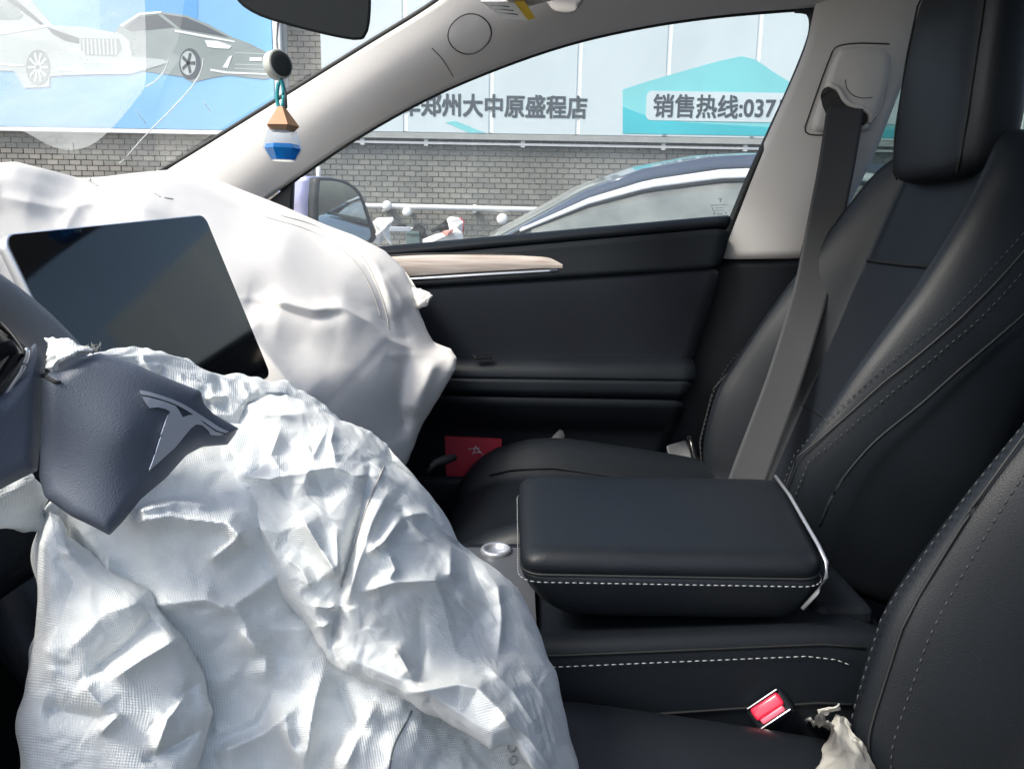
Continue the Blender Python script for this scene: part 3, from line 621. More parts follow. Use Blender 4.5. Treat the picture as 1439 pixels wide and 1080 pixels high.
# --- headliner, glass roof, header
zr = float(U[-10][2]); xh0 = float(U[28][0])
U2 = U[26:]; ys = np.linspace(1, -1, 13); V = []
for p in U2:
    for s in ys: V.append((p[0], p[1]*s, p[2]+.05*(1-s*s)*.9))
def roofmask(i, j): return None
nU = len(U2); F = []; Fg = []
for i in range(nU-1):
    for j in range(12):
        f = (i*13+j, i*13+j+1, (i+1)*13+j+1, (i+1)*13+j); xm = V[i*13+j][0]
        (Fg if (2 <= j < 10 and xm > .12) else F).append(f)
o = mesh('headliner', V, F, headl, car); m = o.modifiers.new('solid', 'SOLIDIFY'); m.thickness = .025; m.offset = 1
mesh('glass_roof', np.array(V)+np.array([0, 0, .015]), Fg, g_roof, car)
# sun visor with its warning label
v0 = gp(690, 2)[0]
vis = slab('sun_visor', [at(585, -60, .42), at(735, 3, .575), at(800, -14, .56), at(790, -110, .36), at(600, -140, .30)], .012, headl, car, .004)
mb = MB()
lab = P3([(676, -8, .545), (706, 16, .575), (742, 19, .575), (722, -8, .55)]); lab[:, 2] -= .010
slab('visor_label', lab, .002, white, car); lab2 = P3([(722, -8, .545), (742, 19, .57), (752, 16, .57), (737, -8, .545)]); lab2[:, 2] -= .010
slab('visor_label_stripe', lab2, .002, pbr('yellow_print', (.75, .5, .05), .6), car)
for q in range(3): tube('visor_print', P3([(690+q*6, -3+q*5.5, .545), (716+q*6, 0+q*5.5, .548)])+np.array([0, -.004, -.012]), .0009, inkm, car, 5)
c0 = at(793, -12, .60); V, F = loft([[c0+np.array([.034*math.cos(a)*r, .02*math.sin(a)*r-.012*h, .03*math.sin(a)*r-.02*h]) for a in np.linspace(0, 2*math.pi, 19)[:-1]] for r, h in ((1, -.3), (1, .5), (.8, 1.0), (.3, 1.15))]); mesh('visor_pivot', V, F, headl, car)
# --- windshield
wl = U[:36]; V = []; nw = 17
for p in wl:
    for s in np.linspace(1, -1, nw): V.append((p[0]-.16*(1-s*s), (p[1]+.006)*s, p[2]+.02*(1-s*s)+.006))
wsh = mesh('windshield', V, gridf(len(wl), nw), g_wind, car)
_bvh_w = BVHTree.FromPolygons([tuple(v) for v in np.array(V)], gridf(len(wl), nw))
def wp(px, py, off=-.003):
    h = _bvh_w.ray_cast(Vector(CAM), Vector(ray(px, py))); return np.array(h[0])+ray(px, py)*off if h[0] is not None else None
for path, r in ((((286, 84), (283, 100), (270, 122), (240, 155), (205, 190), (178, 221)), .0009), (((237, 84), (232, 98), (221, 112), (204, 123)), .0008), (((287, 144), (296, 158)), .0008), (((102, 200), (104, 222), (100, 238)), .0006), (((155, 240), (175, 224)), .0006), (((192, 156), (205, 174)), .0006)):
    q = [wp(*a) for a in smoothline(path, 14)]; q = [a for a in q if a is not None]
    if len(q) > 2: tube('crack', q, r, carp4, wsh, 5)
fg = coons(smoothline([(-60, -60), (80, -60), (202, -60)], 20), smoothline([(-60, 172), (10, 178), (40, 188), (70, 205), (100, 211), (130, 203), (158, 180)], 30), [(-60, -60), (-60, 172)], smoothline([(202, -60), (204, 20), (205, 70), (204, 118), (190, 142), (158, 180)], 30), 26, 26)  # sheet painted milky to stand in for the airbag's reflection in the glass
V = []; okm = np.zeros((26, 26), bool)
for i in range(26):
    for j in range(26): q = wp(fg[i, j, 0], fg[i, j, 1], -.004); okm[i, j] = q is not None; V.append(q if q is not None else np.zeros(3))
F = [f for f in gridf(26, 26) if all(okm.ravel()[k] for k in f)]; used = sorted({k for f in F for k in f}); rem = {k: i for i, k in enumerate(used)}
tag(mesh('powder_film', [V[k] for k in used], [tuple(rem[k] for k in f) for f in F], painted_refl, wsh), 'milky white powder film on the windshield')
# --- dashboard and floor
rings = []
for y in np.linspace(-.74, .74, 15):
    bow = -.10*(1-(y/.74)**2)
    sec = [(-.72+bow, .98), (-.60+bow*.6, 1.0), (-.47, .985), (-.415, .955), (-.405, .92), (-.42, .90), (-.425, .86), (-.41, .84), (-.43, .74), (-.52, .62), (-.70, .55), (-.95, .6), (-.95, .95)]
    rings.append([(x, y, z) for x, z in sec])
V, F = loft(rings); dash = sub(mesh('dashboard', V, F, soft, car), 1)
box('dash_wood_strip', (-.412, .0, .878), (.014, 1.40, .034), wood, dash, .003); box('dash_vent_slot', (-.405, .0, .907), (.016, 1.40, .012), chrome, dash, .003)
box('floor', (.45, 0, .30), (3.0, 1.5, .06), carpet, car); box('firewall', (-.98, 0, .62), (.06, 1.5, .7), carpet, car); box('sill', (.4, .80, .36), (2.6, .2, .2), plastic, car, .02); box('sill', (.4, -.80, .36), (2.6, .16, .2), plastic, car, .02)
box('footwell_wall', (-.72, .0, .5), (.04, 1.46, .35), carpet, car)
# rear of the cabin
box('rear_seat_cushion', (1.25, 0, .50), (.5, 1.35, .26), leather, car, .07, smooth=True); Rr = np.array(Matrix.Rotation(math.radians(22), 3, 'Y'))
box('rear_seat_back', (1.58, 0, .82), (.18, 1.35, .66), leather, car, .07, Rr, smooth=True)
for yy in (-.42, 0, .42): box('rear_headrest', (1.75, yy, 1.18), (.09, .26, .16), leather, car, .035, Rr, smooth=True)
box('rear_bulkhead', (2.0, 0, .8), (.05, 1.5, 1.1), carpet, car)
for s in (1, -1):
    slab('rear_quarter_trim', [(1.55, s*.74, 1.06), (1.45, s*.66, zr+.02), (2.05, s*.66, zr+.02), (2.05, s*.74, 1.06)], .03, pillar, car, axis=(0, s, 0))
# rear doors
for s in (1, -1):
    box('rear_door_panel', (1.18, s*.735, .72), (1.22, .07, .74), soft, car, .02); slab('rear_door_glass', [(.50, s*.775, 1.08), (.66, s*.70, zr), (1.55, s*.70, zr), (1.62, s*.775, 1.08)], .004, g_rear, car, axis=(0, s, 0))
# --- B-pillar: upper light trim, lower black trim
def strip(name, left, right, mat, n=16, m=8, bulge=.02, parent=car, lv=1):
    A = smoothline(left, n); B = smoothline(right, n); a = P3(A); b = P3(B); rows = []
    for k in range(m):
        t = k/(m-1); q = a*(1-t)+b*t; q[:, 1] -= bulge*math.sin(math.pi*t)**.7; rows.append(q)
    Gx = np.stack(rows, 1); o = mesh(name, Gx.reshape(-1, 3), gridf(n, m), mat, parent); sub(o, lv); md = o.modifiers.new('solid', 'SOLIDIFY'); md.thickness = .012; md.offset = 1; return o, Gx
bl = [(1150, -10, .675), (1142, 20, .680), (1134, 62, .69), (1110, 120, .70), (1081, 185, .713), (1052, 250, .726), (1028, 310, .738), (1007, 364, .747)]
br = [(1330, -10, .64), (1310, 30, .648), (1280, 90, .66), (1250, 165, .675), (1228, 220, .69), (1205, 265, .70), (1180, 315, .712), (1158, 362, .722)]
bp_o, BG = strip('door_pillar_trim', bl, br, pillar)
_bvh_b = BVHTree.FromPolygons([tuple(v) for v in BG.reshape(-1, 3)], gridf(*BG.shape[:2]))
def bpt(px, py, off=.0):
    h = _bvh_b.ray_cast(Vector(CAM), Vector(ray(px, py))); return np.array(h[0])-ray(px, py)*off if h[0] is not None else at(px, py, .675)-ray(px, py)*off
bl2 = [(1000, 364, .755), (984, 430, .75), (966, 500, .74), (950, 560, .73), (930, 625, .72), (915, 700, .71), (900, 780, .70)]
br2 = [(1160, 362, .715), (1150, 430, .71), (1140, 500, .70), (1130, 560, .69), (1120, 625, .68), (1110, 700, .67), (1100, 780, .66)]
strip('lower_pillar_trim', bl2, br2, plastic, bulge=.012); slab('door_jamb', [(.30, .80, .36), (.30, .80, 1.10), (.52, .80, 1.10), (.62, .80, .36)], .03, rubber, car, axis=(0, 1, 0))
tube('pillar_edge', P3(smoothline([(1004, 366, .728), (990, 430, .72), (972, 500, .71), (955, 565, .70)], 20)), .004, plastic, car)
tube('door_frame_seal', P3(smoothline([(1118, 12, .70), (1137, 15, .70), (1143, 32, .70), (1138, 60, .70), (1114, 120, .71), (1084, 185, .72), (1054, 250, .73), (1030, 308, .74), (1010, 356, .748)], 40)), .0085, rubber, car, 8)
# belt guide cover on the pillar
ring = smoothline([(1250, 62), (1205, 61), (1176, 66), (1166, 82), (1150, 125), (1136, 165), (1131, 182), (1138, 189), (1160, 190)], 40)
tube('guide_cover_groove', [bpt(*q, .001) for q in ring], .0013, groove, bp_o, 6)
cg_ = coons(smoothline([(1178, 72), (1190, 67), (1220, 66), (1242, 70), (1252, 80)], 20), smoothline([(1140, 178), (1146, 185), (1180, 187), (1210, 187), (1222, 184)], 20), smoothline([(1178, 72), (1168, 92), (1157, 126), (1145, 160), (1140, 178)], 20), smoothline([(1252, 80), (1250, 110), (1242, 140), (1232, 166), (1222, 184)], 20), 20, 16)
per = np.concatenate([cg_[0], cg_[:, -1], cg_[-1][::-1], cg_[:, 0][::-1]]); bd_ = segdist(cg_, per)[0]; V = []
for i in range(20):
    for j in range(16): V.append(bpt(cg_[i, j, 0], cg_[i, j, 1], .011*math.sqrt(1-(1-min(1, bd_[i, j]/9))**2)+.004*math.exp(-((cg_[i, j, 0]-1212)**2+(cg_[i, j, 1]-122)**2)/500)))
gc = mesh('belt_guide_cover', V, gridf(20, 16), pillar, bp_o); _bvh_g = BVHTree.FromPolygons([tuple(v) for v in V], gridf(20, 16))
def gpt(px, py, off=.001):
    h = _bvh_g.ray_cast(Vector(CAM), Vector(ray(px, py))); return np.array(h[0])-ray(px, py)*off if h[0] is not None else bpt(px, py, off+.006)
def pxpoly(name, pts, fun, mat, parent):
    from mathutils.geometry import delaunay_2d_cdt
    rs = delaunay_2d_cdt([Vector(q) for q in pts], [], [list(range(len(pts)))], 1, 1e-6); return mesh(name, [fun(v[0], v[1]) for v in rs[0]], rs[2], mat, parent, False)
slot = smoothline([(1156, 150), (1153, 135), (1158, 124), (1168, 122), (1178, 128), (1184, 142), (1194, 151), (1210, 155), (1219, 162), (1217, 173), (1205, 178), (1188, 176), (1168, 172), (1156, 150)], 36)[:-1]
pxpoly('belt_slot', [tuple(q) for q in slot], lambda x, y: gpt(x, y, .0065), groove, bp_o)
tube('slot_lip', [gpt(*q, .0055) for q in smoothline([(1166, 119), (1178, 125), (1186, 139), (1196, 148), (1212, 152), (1223, 161), (1221, 175), (1208, 182)], 24)], .0045, pillar, bp_o, 8)
tube('height_button_edge', [gpt(*q, .0) for q in smoothline([(1188, 112), (1190, 124), (1199, 134), (1212, 138), (1226, 137)], 16)], .0008, groove, bp_o, 6)
tube('cover_edge', [gpt(*q, .0) for q in smoothline([(1244, 118), (1238, 148), (1226, 172), (1216, 182)], 16)], .002, pillar, bp_o, 6)

# ================================================================== PASSENGER DOOR (part of the car)
def zl(X, zL, zR): return zL+(zR-zL)*(X+.25)/.68
def xend(z): return .433-(1.09-z)*.27
rowsD = [  # (Y, z at X=-.25, z at X=.43)
    (.800, 1.018, 1.090), (.765, 1.026, 1.098), (.742, 1.024, 1.096), (.734, 1.015, 1.088), (.728, .994, 1.060), (.718, .970, 1.030), (.712, .955, 1.010),
    (.718, .950, 1.005), (.712, .940, .996), (.704, .90, .95), (.700, .86, .89), (.698, .825, .835), (.692, .815, .818),
    (.672, .812, .814), (.652, .811, .813), (.640, .807, .809), (.634, .799, .802), (.639, .795, .798), (.634, .790, .793), (.636, .765, .765), (.648, .73, .73), (.664, .705, .705), (.672, .695, .695), (.678, .66, .66), (.672, .55, .55), (.672, .40, .40), (.70, .36, .36), (.80, .36, .36)]
XS = np.linspace(-.95, 1, 1)
def door_part(name, i0, i1, mat, nx=26, x0=-.95, parent=None, lv=1, back=.02):
    V = []; R_ = rowsD[i0:i1+1]
    for k in range(nx):
        t = k/(nx-1)
        for (Y, zL, zR) in R_:
            xe = xend(zR)+.0; X = x0+(xe-x0)*t; z = zl(min(X, .43), zL, zR); yy = Y
            if Y < .67 and X < -.10:                     # the armrest fades out towards the front
                f = min(1, (-.10-X)/.18); yy = Y+(.685-Y)*f*f*(3-2*f)
            V.append((X, yy, z))
    o = mesh(name, V, gridf(nx, len(R_)), mat, parent or door); sub(o, lv); md = o.modifiers.new('solid', 'SOLIDIFY'); md.thickness = back; md.offset = 1; return o
door = door_part('door', 19, 27, plastic, parent=car); ORI[door] = ORI[car]; tag(door, 'black front passenger door trim')
door_part('belt_rail', 0, 3, soft); door_part('upper_trim', 3, 6, soft); door_part('fabric_insert', 7, 12, alcant); door_part('trim_groove', 6, 7, rubber)
door_part('armrest', 12, 19, leather)
mb = MB(); st = []
def stitch(name, path, mat, parent, ln=.0045, gap=.0028, r=.0008, loc=None):
    P = np.asarray(path, float); d = np.r_[0, np.cumsum(np.linalg.norm(np.diff(P, axis=0), axis=1))]; mbs = MB(); s = 0
    while s+ln < d[-1]:
        a = np.array([np.interp(s, d, P[:, k]) for k in range(3)]); b = np.array([np.interp(s+ln, d, P[:, k]) for k in range(3)]); V, F = tubevf([a, (a+b)/2+(b-a)*.0, b], [r*.6, r, r*.6], 5); mbs.add(V, F); s += ln+gap
    return tag(mbs.build(name, mat, parent, True), kind='stuff')
stitch('armrest_stitching', [(x, .6325, zl(x, .787, .790)) for x in np.linspace(-.06, .345, 30)], thread, door, .004, .003, .0007)
# inlay of pale wood with a bright lower strip
def dp(px, py, Y=.716): return at(px, py, Y)
wtop = smoothline([(430, 372), (560, 362), (620, 360), (700, 361), (760, 364), (778, 368), (792, 376)], 30); wbot = smoothline([(430, 402), (560, 392), (620, 388), (700, 383), (760, 379.5), (780, 378.5), (796, 378)], 30)
V = []; yw = .712
for a, b in zip(wtop, wbot):
    for k in range(5): t = k/4; p = dp(a[0]*(1-t)+b[0]*t, a[1]*(1-t)+b[1]*t, yw-.006*math.sin(math.pi*t)); V.append(p)
o = mesh('wood_inlay', V, gridf(30, 5), wood, door); sub(o, 1); md = o.modifiers.new('solid', 'SOLIDIFY'); md.thickness = .008; md.offset = 1
tube('bright_strip', [dp(a[0], a[1]+2, .699) for a in wbot[:-1]], .0042, chrome, door, 8)
tube('inlay_groove', [dp(a[0], a[1]-3, .712) for a in wtop]+[dp(802, 386, .71), dp(806, 392, .71)], .0032, rubber, door, 6)
sw = smoothline([(650, 497), (690, 492), (730, 489), (800, 490), (860, 493), (960, 500)], 24); 
tube('pull_recess_edge', [at(a[0], a[1], .692) for a in sw], .0035, plastic, door, 6)
slab('window_switch', P3([(664, 498, .628), (690, 497, .632), (692, 502, .62), (668, 503, .616)]), .004, pianob, door, .0015)
# door window glass
zt = zr
gl = [at(p[0], p[1], p[2]+.018) for p in low[4:44]]; V = []
for p in gl:
    X = p[0]; zb = zl(X, 1.018, 1.09)-.02; q = np.array([X, .79, zb])
    for k in range(6): t = k/5; V.append(p*(1-t)+q*t+np.array([0, .012*math.sin(math.pi*t), 0]))
V = np.array(V); mesh('window_glass', V, gridf(len(gl), 6), g_side, door)
# sail panel at the mirror foot
slab('mirror_sail', [at(355, 300, .77), at(412, 254, .775), at(410, 300, .775), at(404, 345, .77), at(340, 345, .765)], .02, rubber, door, .003)
# grey strap and red booklet in the door pocket
strap = smoothline([(770, 640, .655), (795, 612, .655), (815, 588, .655), (832, 569, .66)], 10)
mbv = []
for p in strap: c = at(*p); mbv.append(c+np.array([-.016, -.004, .010])); mbv.append(c+np.array([.014, .004, -.012]))
o = mesh('pull_strap', mbv, gridf(10, 2), pbr('grey_strap', (.10, .10, .105), .7, bump=.4, bscale=700), door); md = o.modifiers.new('solid', 'SOLIDIFY'); md.thickness = .004
V = []
for x in np.linspace(-.6, .27, 12):
    for (y, z) in ((.672, .47), (.64, .47), (.625, .50), (.62, .58), (.623, .59), (.63, .585)): V.append((x, y, z))
o = mesh('map_pocket', V, gridf(12, 6), plastic, door); md = o.modifiers.new('solid', 'SOLIDIFY'); md.thickness = .006
rb = thing('booklet', tuple(at(660, 660, .645)), 'dark red booklet with a pale character standing in the door pocket', 'booklet')
slab('cover', P3([(625, 613, .648), (705, 617, .648), (705, 690, .640), (628, 690, .640)]), .008, redbook, rb, axis=(0, 1, 0))
for a, b in (((658, 630.5), (674, 629.5)), ((664, 636), (676, 634.5)), ((669, 626), (664, 640)), ((671, 631), (680, 640))): tube('printed_character', P3([(a[0], a[1], .6465), (b[0], b[1], .6465)]), .0012, carp1, rb, 5)
lc_ = thing('cable', tuple(at(620, 670, .45)), 'black cable clip with a bright tip on the passenger floor', 'cable'); tube('lead', P3([(640, 642, .47), (625, 646, .46), (612, 650, .45), (600, 664, .44)]), [.006, .009, .007, .004], rubber, lc_); tube('tip', P3([(612, 651, .448), (603, 655, .446)]), .004, chrome, lc_)

# ---- outside mirror
def mring(sc, dx, fwd): 
    pts = smoothline([(446, 250), (470, 251), (490, 258), (505, 272), (516, 300), (526, 336), (500, 342), (450, 330), (444, 290), (446, 250)], 41)[:-1]; c = np.array([484, 296]); out = []
    for p in pts:
        q = c+(p-c)*sc; Yd = .99+.20*(q[0]-440)/90+dx; out.append(at(q[0], q[1], Yd)+np.array([fwd, 0, 0]))
    return out
def mgrow(R, k, off): R = np.array(R); c = R.mean(0); return c+(R-c)*k+np.array(off)
R0 = mring(1.0, 0, 0)
V, F = loft([mgrow(R0, 1.0, (-.02, .005, 0)), mgrow(R0, 1.015, (-.004, 0, 0)), mgrow(R0, 1.0, (.004, 0, 0)), mgrow(R0, .93, (.002, 0, 0)), mgrow(R0, .92, (-.004, 0, 0))], True)
om = mesh('side_mirror', V, F, rubber, car)
rg = mgrow(R0, .925, (-.0005, 0, 0)); cg = rg.mean(0); nn_ = np.linalg.svd(rg-cg)[2][2]; rg = rg-((rg-cg)@nn_)[:, None]*nn_
mesh('mirror_glass', np.vstack([cg[None], rg]), [(0, 1+i, 1+(i+1) % 40) for i in range(40)], mirrorm, om, False)
V, F = loft([mgrow(R0, 1.03, (-.008, .005, 0)), mgrow(R0, 1.06, (-.04, .015, 0)), mgrow(R0, 1.0, (-.085, .025, -.004)), mgrow(R0, .82, (-.115, .035, -.01)), mgrow(R0, .45, (-.135, .04, -.015))]); mesh('mirror_housing', V, F, paintm, om)
tube('mirror_foot', [at(425, 340, .80), at(440, 342, .90), at(465, 338, 1.03)], .025, rubber, om)

# ---- rear-view mirror
rv = smoothline([(332, 0), (345, 12), (370, 25), (420, 40), (470, 52), (500, 57), (512, 55), (518, 42), (521, 20), (521, -10), (515, -60), (480, -75), (400, -78), (345, -50), (330, -20), (332, 0)], 41)[:-1]
def rvr(sc, off): c = np.array([428, -10]); return [at(*(c+(q-c)*sc), .0+off) for q in rv]
V, F = loft([rvr(.90, .03), rvr(1.0, .02), rvr(1.0, .0), rvr(.985, -.004)], True); rm = mesh('rear_view_mirror', V, F, rvface, car, False); sub(rm, 0, .002)
tube('mirror_stem', [at(425, -20, .05), at(420, -90, .10), at(400, -140, .13)], .012, bezel, rm)
# ================================================================== SEATS
def seat(name, yc, label, dx=0, dz=0, k0=8.0):
    t = thing(name, (.35, yc, .36), label, 'seat', 'front seats of the car')
    # backrest ------------------------------------------------
    B0 = np.array([.475, yc, .575]); T0 = np.array([.684, yc, 1.236]); ax = T0-B0; H = np.linalg.norm(ax); ax /= H; fw = np.array([-ax[2], 0, ax[0]]); si = np.array([0, 1.0, 0])
    def bol(s): return float(np.interp(s, [0, .1, .25, .45, .65, .85, 1], [.085, .115, .125, .095, .055, .022, .0]))
    def hw(s): return float(np.interp(s, [0, .12, .3, .6, .78, .9, .97, 1], [.235, .255, .27, .268, .25, .225, .19, .14]))
    def sec(s):
        b = bol(s); h = hw(s); q = h/.27; e = 1 if s < .9 else math.sqrt(max(0, 1-((s-.9)/.1)**2))*.75+.25
        d0 = -.010*math.sin(s*math.pi)
        half = [(0, d0), (.05, d0+.001), (.10, d0+.004), (.128, d0+.010), (.140, d0+.004), (.150, d0+.014+.12*b), (.178, .018+.62*b), (.205, .024+.95*b), (.226, .020+.98*b), (.243, .006+.82*b), (.254, -.012+.55*b), (.262, -.035+.2*b), (.265, -.07), (.255, -.105), (.22, -.125), (.14, -.135), (.05, -.138)]
        return [(w*q, (d if d > -.05 else d)*e+(0 if e == 1 else -.03*(1-e))) for w, d in half]
    def S(s, k, sg): w, d = sec(s)[k]; return B0+ax*(H*s)+fw*d+si*(w*sg)
    ss = np.r_[0, .03, np.linspace(.08, .88, 18), .92, .955, .98, 1.0]; rings = []
    for s in ss:
        c = sec(s); rings.append([B0+ax*(H*s)+fw*d+si*w for w, d in c]+[B0+ax*(H*s)+fw*d-si*w for w, d in c[::-1]])
    V, F = loft(rings); bk = sub(mesh('backrest', V, F, leather, t), 1)
    # centre insert with its stepped top edge
    V = []; sv = np.linspace(.04, .70, 20); ki = [0, 1, 2, 3]
    for s in sv:
        f = min(1, max(.0, (.70-s)/.03)); row = [S(s, k, -1)+fw*.005*f for k in (3, 2, 1)]+[S(s, k, 1)+fw*.005*f for k in (0, 1, 2, 3)]; V += row
    sub(mesh('insert', V, gridf(20, 7, flip=True), insert_l, bk), 1)
    tube('insert_seam', [S(.70, k, -1)+fw*.003 for k in (4, 3, 2, 1)]+[S(.70, k, 1)+fw*.003 for k in (0, 1, 2, 3, 4)], .003, seamd, bk, 6)
    tube('lumbar_seam', [S(.30, k, -1)+fw*.006 for k in (3, 2, 1)]+[S(.30, k, 1)+fw*.006 for k in (0, 1, 2, 3)], .0018, seamd, bk, 6)
    for sg in (-1, 1):
        def SK(s, kf): k0 = int(kf); f_ = kf-k0; return S(s, k0, sg)*(1-f_)+S(s, k0+1, sg)*f_
        kk_ = lambda s: k0+(3.2 if k0 > 7.5 else .6)*max(0, min(1, (s-.25)/.6))
        path = np.array([SK(s, kk_(s))+fw*.001+si*sg*.001 for s in np.linspace(.02, .93, 60)])
        tube('bolster_seam', path, .0013, rubber, bk, 6)
        for q in (7, 9):
            base = np.array([SK(s, kk_(s)+(q-8)*.42)+fw*.0015+si*sg*.0015 for s in np.linspace(.02, .93, 60)]); stitch('bolster_stitching', base, darkthread, bk, .005, .0045, .0009)
        tube('side_piping', [np.array([x_, yc+sg*(.262+.004), z_]) for q_, (x_, z_) in enumerate(smoothline([(.412, .70), (.43, .755), (.47, .815), (.525, .868), (.57, .915), (.63, .975), (.68, 1.03)], 30))], .0022, plastic, bk, 6)
    # headrest ------------------------------------------------
    hb = B0+ax*(H*.985)+fw*(.013)+np.array([0, 0, -.052]); up = np.array([.07, 0, 1.0]); up /= np.linalg.norm(up); hf = np.array([-up[2], 0, up[0]]); rings = []
    for s in (0, .015, .05, .12, .25, .45, .65, .82, .92, .97, 1.0):
        e = float(np.interp(s, [0, .015, .05, .25, .6, .82, .92, .97, 1], [.55, .8, .94, 1, .97, .9, .78, .62, .35])); a, b = .124*e, .049*e*(1 if s < .8 else .95); ring = []
        for an in np.linspace(0, 2*math.pi, 29)[:-1]:
            c_, s_ = math.cos(an), math.sin(an); ring.append(hb+up*(.335*s-.015)+si*(a*np.sign(c_)*abs(c_)**.55)+hf*(b*np.sign(s_)*abs(s_)**.6+.016*s))
        rings.append(ring)
    V, F = loft(rings); hr = sub(mesh('headrest', V, F, leather, t), 1)
    for sg in (-1, 1):
        tube('headrest_seam', [hb+up*(.335*s-.015)+si*sg*.103*float(np.interp(s, [0, .05, .25, .6, .82, .95], [.78, .94, 1, .97, .9, .72]))+hf*(.0395*float(np.interp(s, [0, .05, .25, .6, .82, .95], [.78, .94, 1, .97, .9, .72]))+.016*s) for s in np.linspace(.02, .94, 24)], .0016, seamd, hr, 6)
        tube('headrest_post', [hb+si*sg*.06+up*.03, hb+si*sg*.06-up*.022-hf*.03], .007, satin, hr)
    # cushion -------------------------------------------------
    rings = []
    xsn = [-.125, -.118, -.10, -.06, .0, .08, .15, .22, .30, .38, .45, .52]
    for x in xsn:
        f = float(np.interp(x, [-.125, -.118, -.10, -.06, .0, .07, .3, .52], [.40, .62, .82, .93, .985, 1.0, .89, .79])); wq = float(np.interp(x, [-.125, -.06, .1, .52], [.90, .97, 1.0, .96])); zi = .36+.265*f; bq = float(np.interp(x, [-.125, -.06, .04, .3, .52], [.0, .6, 1, 1, .8]))
        half = [(0, zi), (.06, zi+.001), (.11, zi+.004), (.135, zi+.002), (.150, zi+.008+.01*bq), (.185, zi+.012+.040*bq), (.215, zi+.012+.055*bq), (.24, zi+.005+.050*bq), (.256, zi-.012+.03*bq), (.262, zi-.05), (.26, .46), (.24, .40), (.12, .39)]
        rings.append([(x, yc+wd*wq, z) for wd, z in half]+[(x, yc-wd*wq, z) for wd, z in half[::-1]])
    V, F = loft(rings); cu = sub(mesh('cushion', V, F, leather, t), 1)
    for sg in (-1, 1):
        def C(x, k): i = float(np.interp(x, xsn, range(len(xsn)))); a = int(min(i, len(xsn)-2)); ff = i-a; kk = k if sg > 0 else 25-k; return np.array(rings[a][kk])*(1-ff)+np.array(rings[a+1][kk])*ff
        tube('cushion_seam', [C(x, 4)+np.array([0, 0, .001]) for x in np.linspace(-.04, .45, 30)], .002, seamd, cu, 6)
        tube('cushion_piping', [C(x, 8)+np.array([0, sg*.002, .001]) for x in np.linspace(-.10, .45, 30)], .002, rubber, cu, 6)
    box('seat_base', (.22, yc, .355), (.5, .42, .08), plastic, t, .02); box('seat_rail', (.22, yc-.18, .335), (.6, .03, .03), satin, t); box('seat_rail', (.22, yc+.18, .335), (.6, .03, .03), satin, t)
    t.location.x += dx; t.location.z += dz
    box('side_shield', (.33, yc-.265, .47), (.38, .02, .12), plastic, t, .009); box('side_shield', (.33, yc+.265, .47), (.38, .02, .12), plastic, t, .009)
    return t
seat('front_seat', .39, 'black leather front passenger seat behind the centre armrest, beside the pillar')
seat('front_seat', -.39, 'black leather driver seat with double-stitched bolster beside the red belt buckle', -.045, -.05, 6.7)

# ================================================================== CENTRE CONSOLE
con = thing('centre_console', (.1, 0, .33), 'black leather centre console with a stitched armrest lid and silver trims', 'console')
rings = []
for x in np.linspace(-.42, .50, 24):
    zt = float(np.interp(x, [-.42, -.1, .05, .32, .38, .43, .50], [.655, .668, .672, .690, .685, .655, .56])); hw_ = .135
    rings.append([(x, y, z) for y, z in ((-hw_+.008, .33), (-hw_-.004, .50), (-hw_-.002, zt-.075), (-hw_, zt-.02), (-hw_+.004, zt-.006), (-hw_+.014, zt), (-hw_+.03, zt-.002), (-hw_+.034, zt-.008), (hw_-.034, zt-.008), (hw_-.03, zt-.002), (hw_-.014, zt), (hw_-.004, zt-.006), (hw_, zt-.02), (hw_+.004, .50), (hw_-.008, .33))])
V, F = loft(rings); body = sub(mesh('body', V, F, soft, con), 1)
cz = lambda x: float(np.interp(x, [-.42, -.1, .05, .32, .38, .43, .50], [.655, .668, .672, .690, .685, .655, .56]))
stitch('side_stitching', [(x, -.1375, cz(x)-.022) for x in np.linspace(-.1, .30, 40)]+[(.33, -.137, cz(.33)-.026), (.35, -.137, cz(.35)-.032)], thread, body, .0048, .0028, .0007)
tube('side_seam', [(x, -.1395, cz(x)-.083+.03*(x)) for x in np.linspace(-.3, .36, 30)], .0013, seamd, body, 6)
tube('top_seam', [(x, -.1335, cz(x)-.012) for x in np.linspace(-.3, .36, 30)], .0012, seamd, body, 6)
for s in (-1, 1): tube('silver_edge', [(x, s*.104, cz(x)-.003) for x in np.linspace(-.40, .02, 16)], .0028, chrome, con, 8)
# satin plate with a round charger cap in front of the armrest
slab('front_plate', [(-.40, -.098, .664), (.03, -.098, .672), (.03, .098, .672), (-.40, .098, .664)], .003, pbr('satin_dark_grey', (.075, .08, .09), .35), con, axis=(0, 0, 1))
cch = at(697, 776, .085); V, F = loft([[(cch[0]+r*math.cos(a), cch[1]+r*math.sin(a), .672+z) for a in np.linspace(0, 2*math.pi, 25)[:-1]] for r, z in ((.020, 0), (.020, .006), (.017, .008), (.014, .006), (.014, .003))]); mesh('cup_ring', V, F, satin, con)
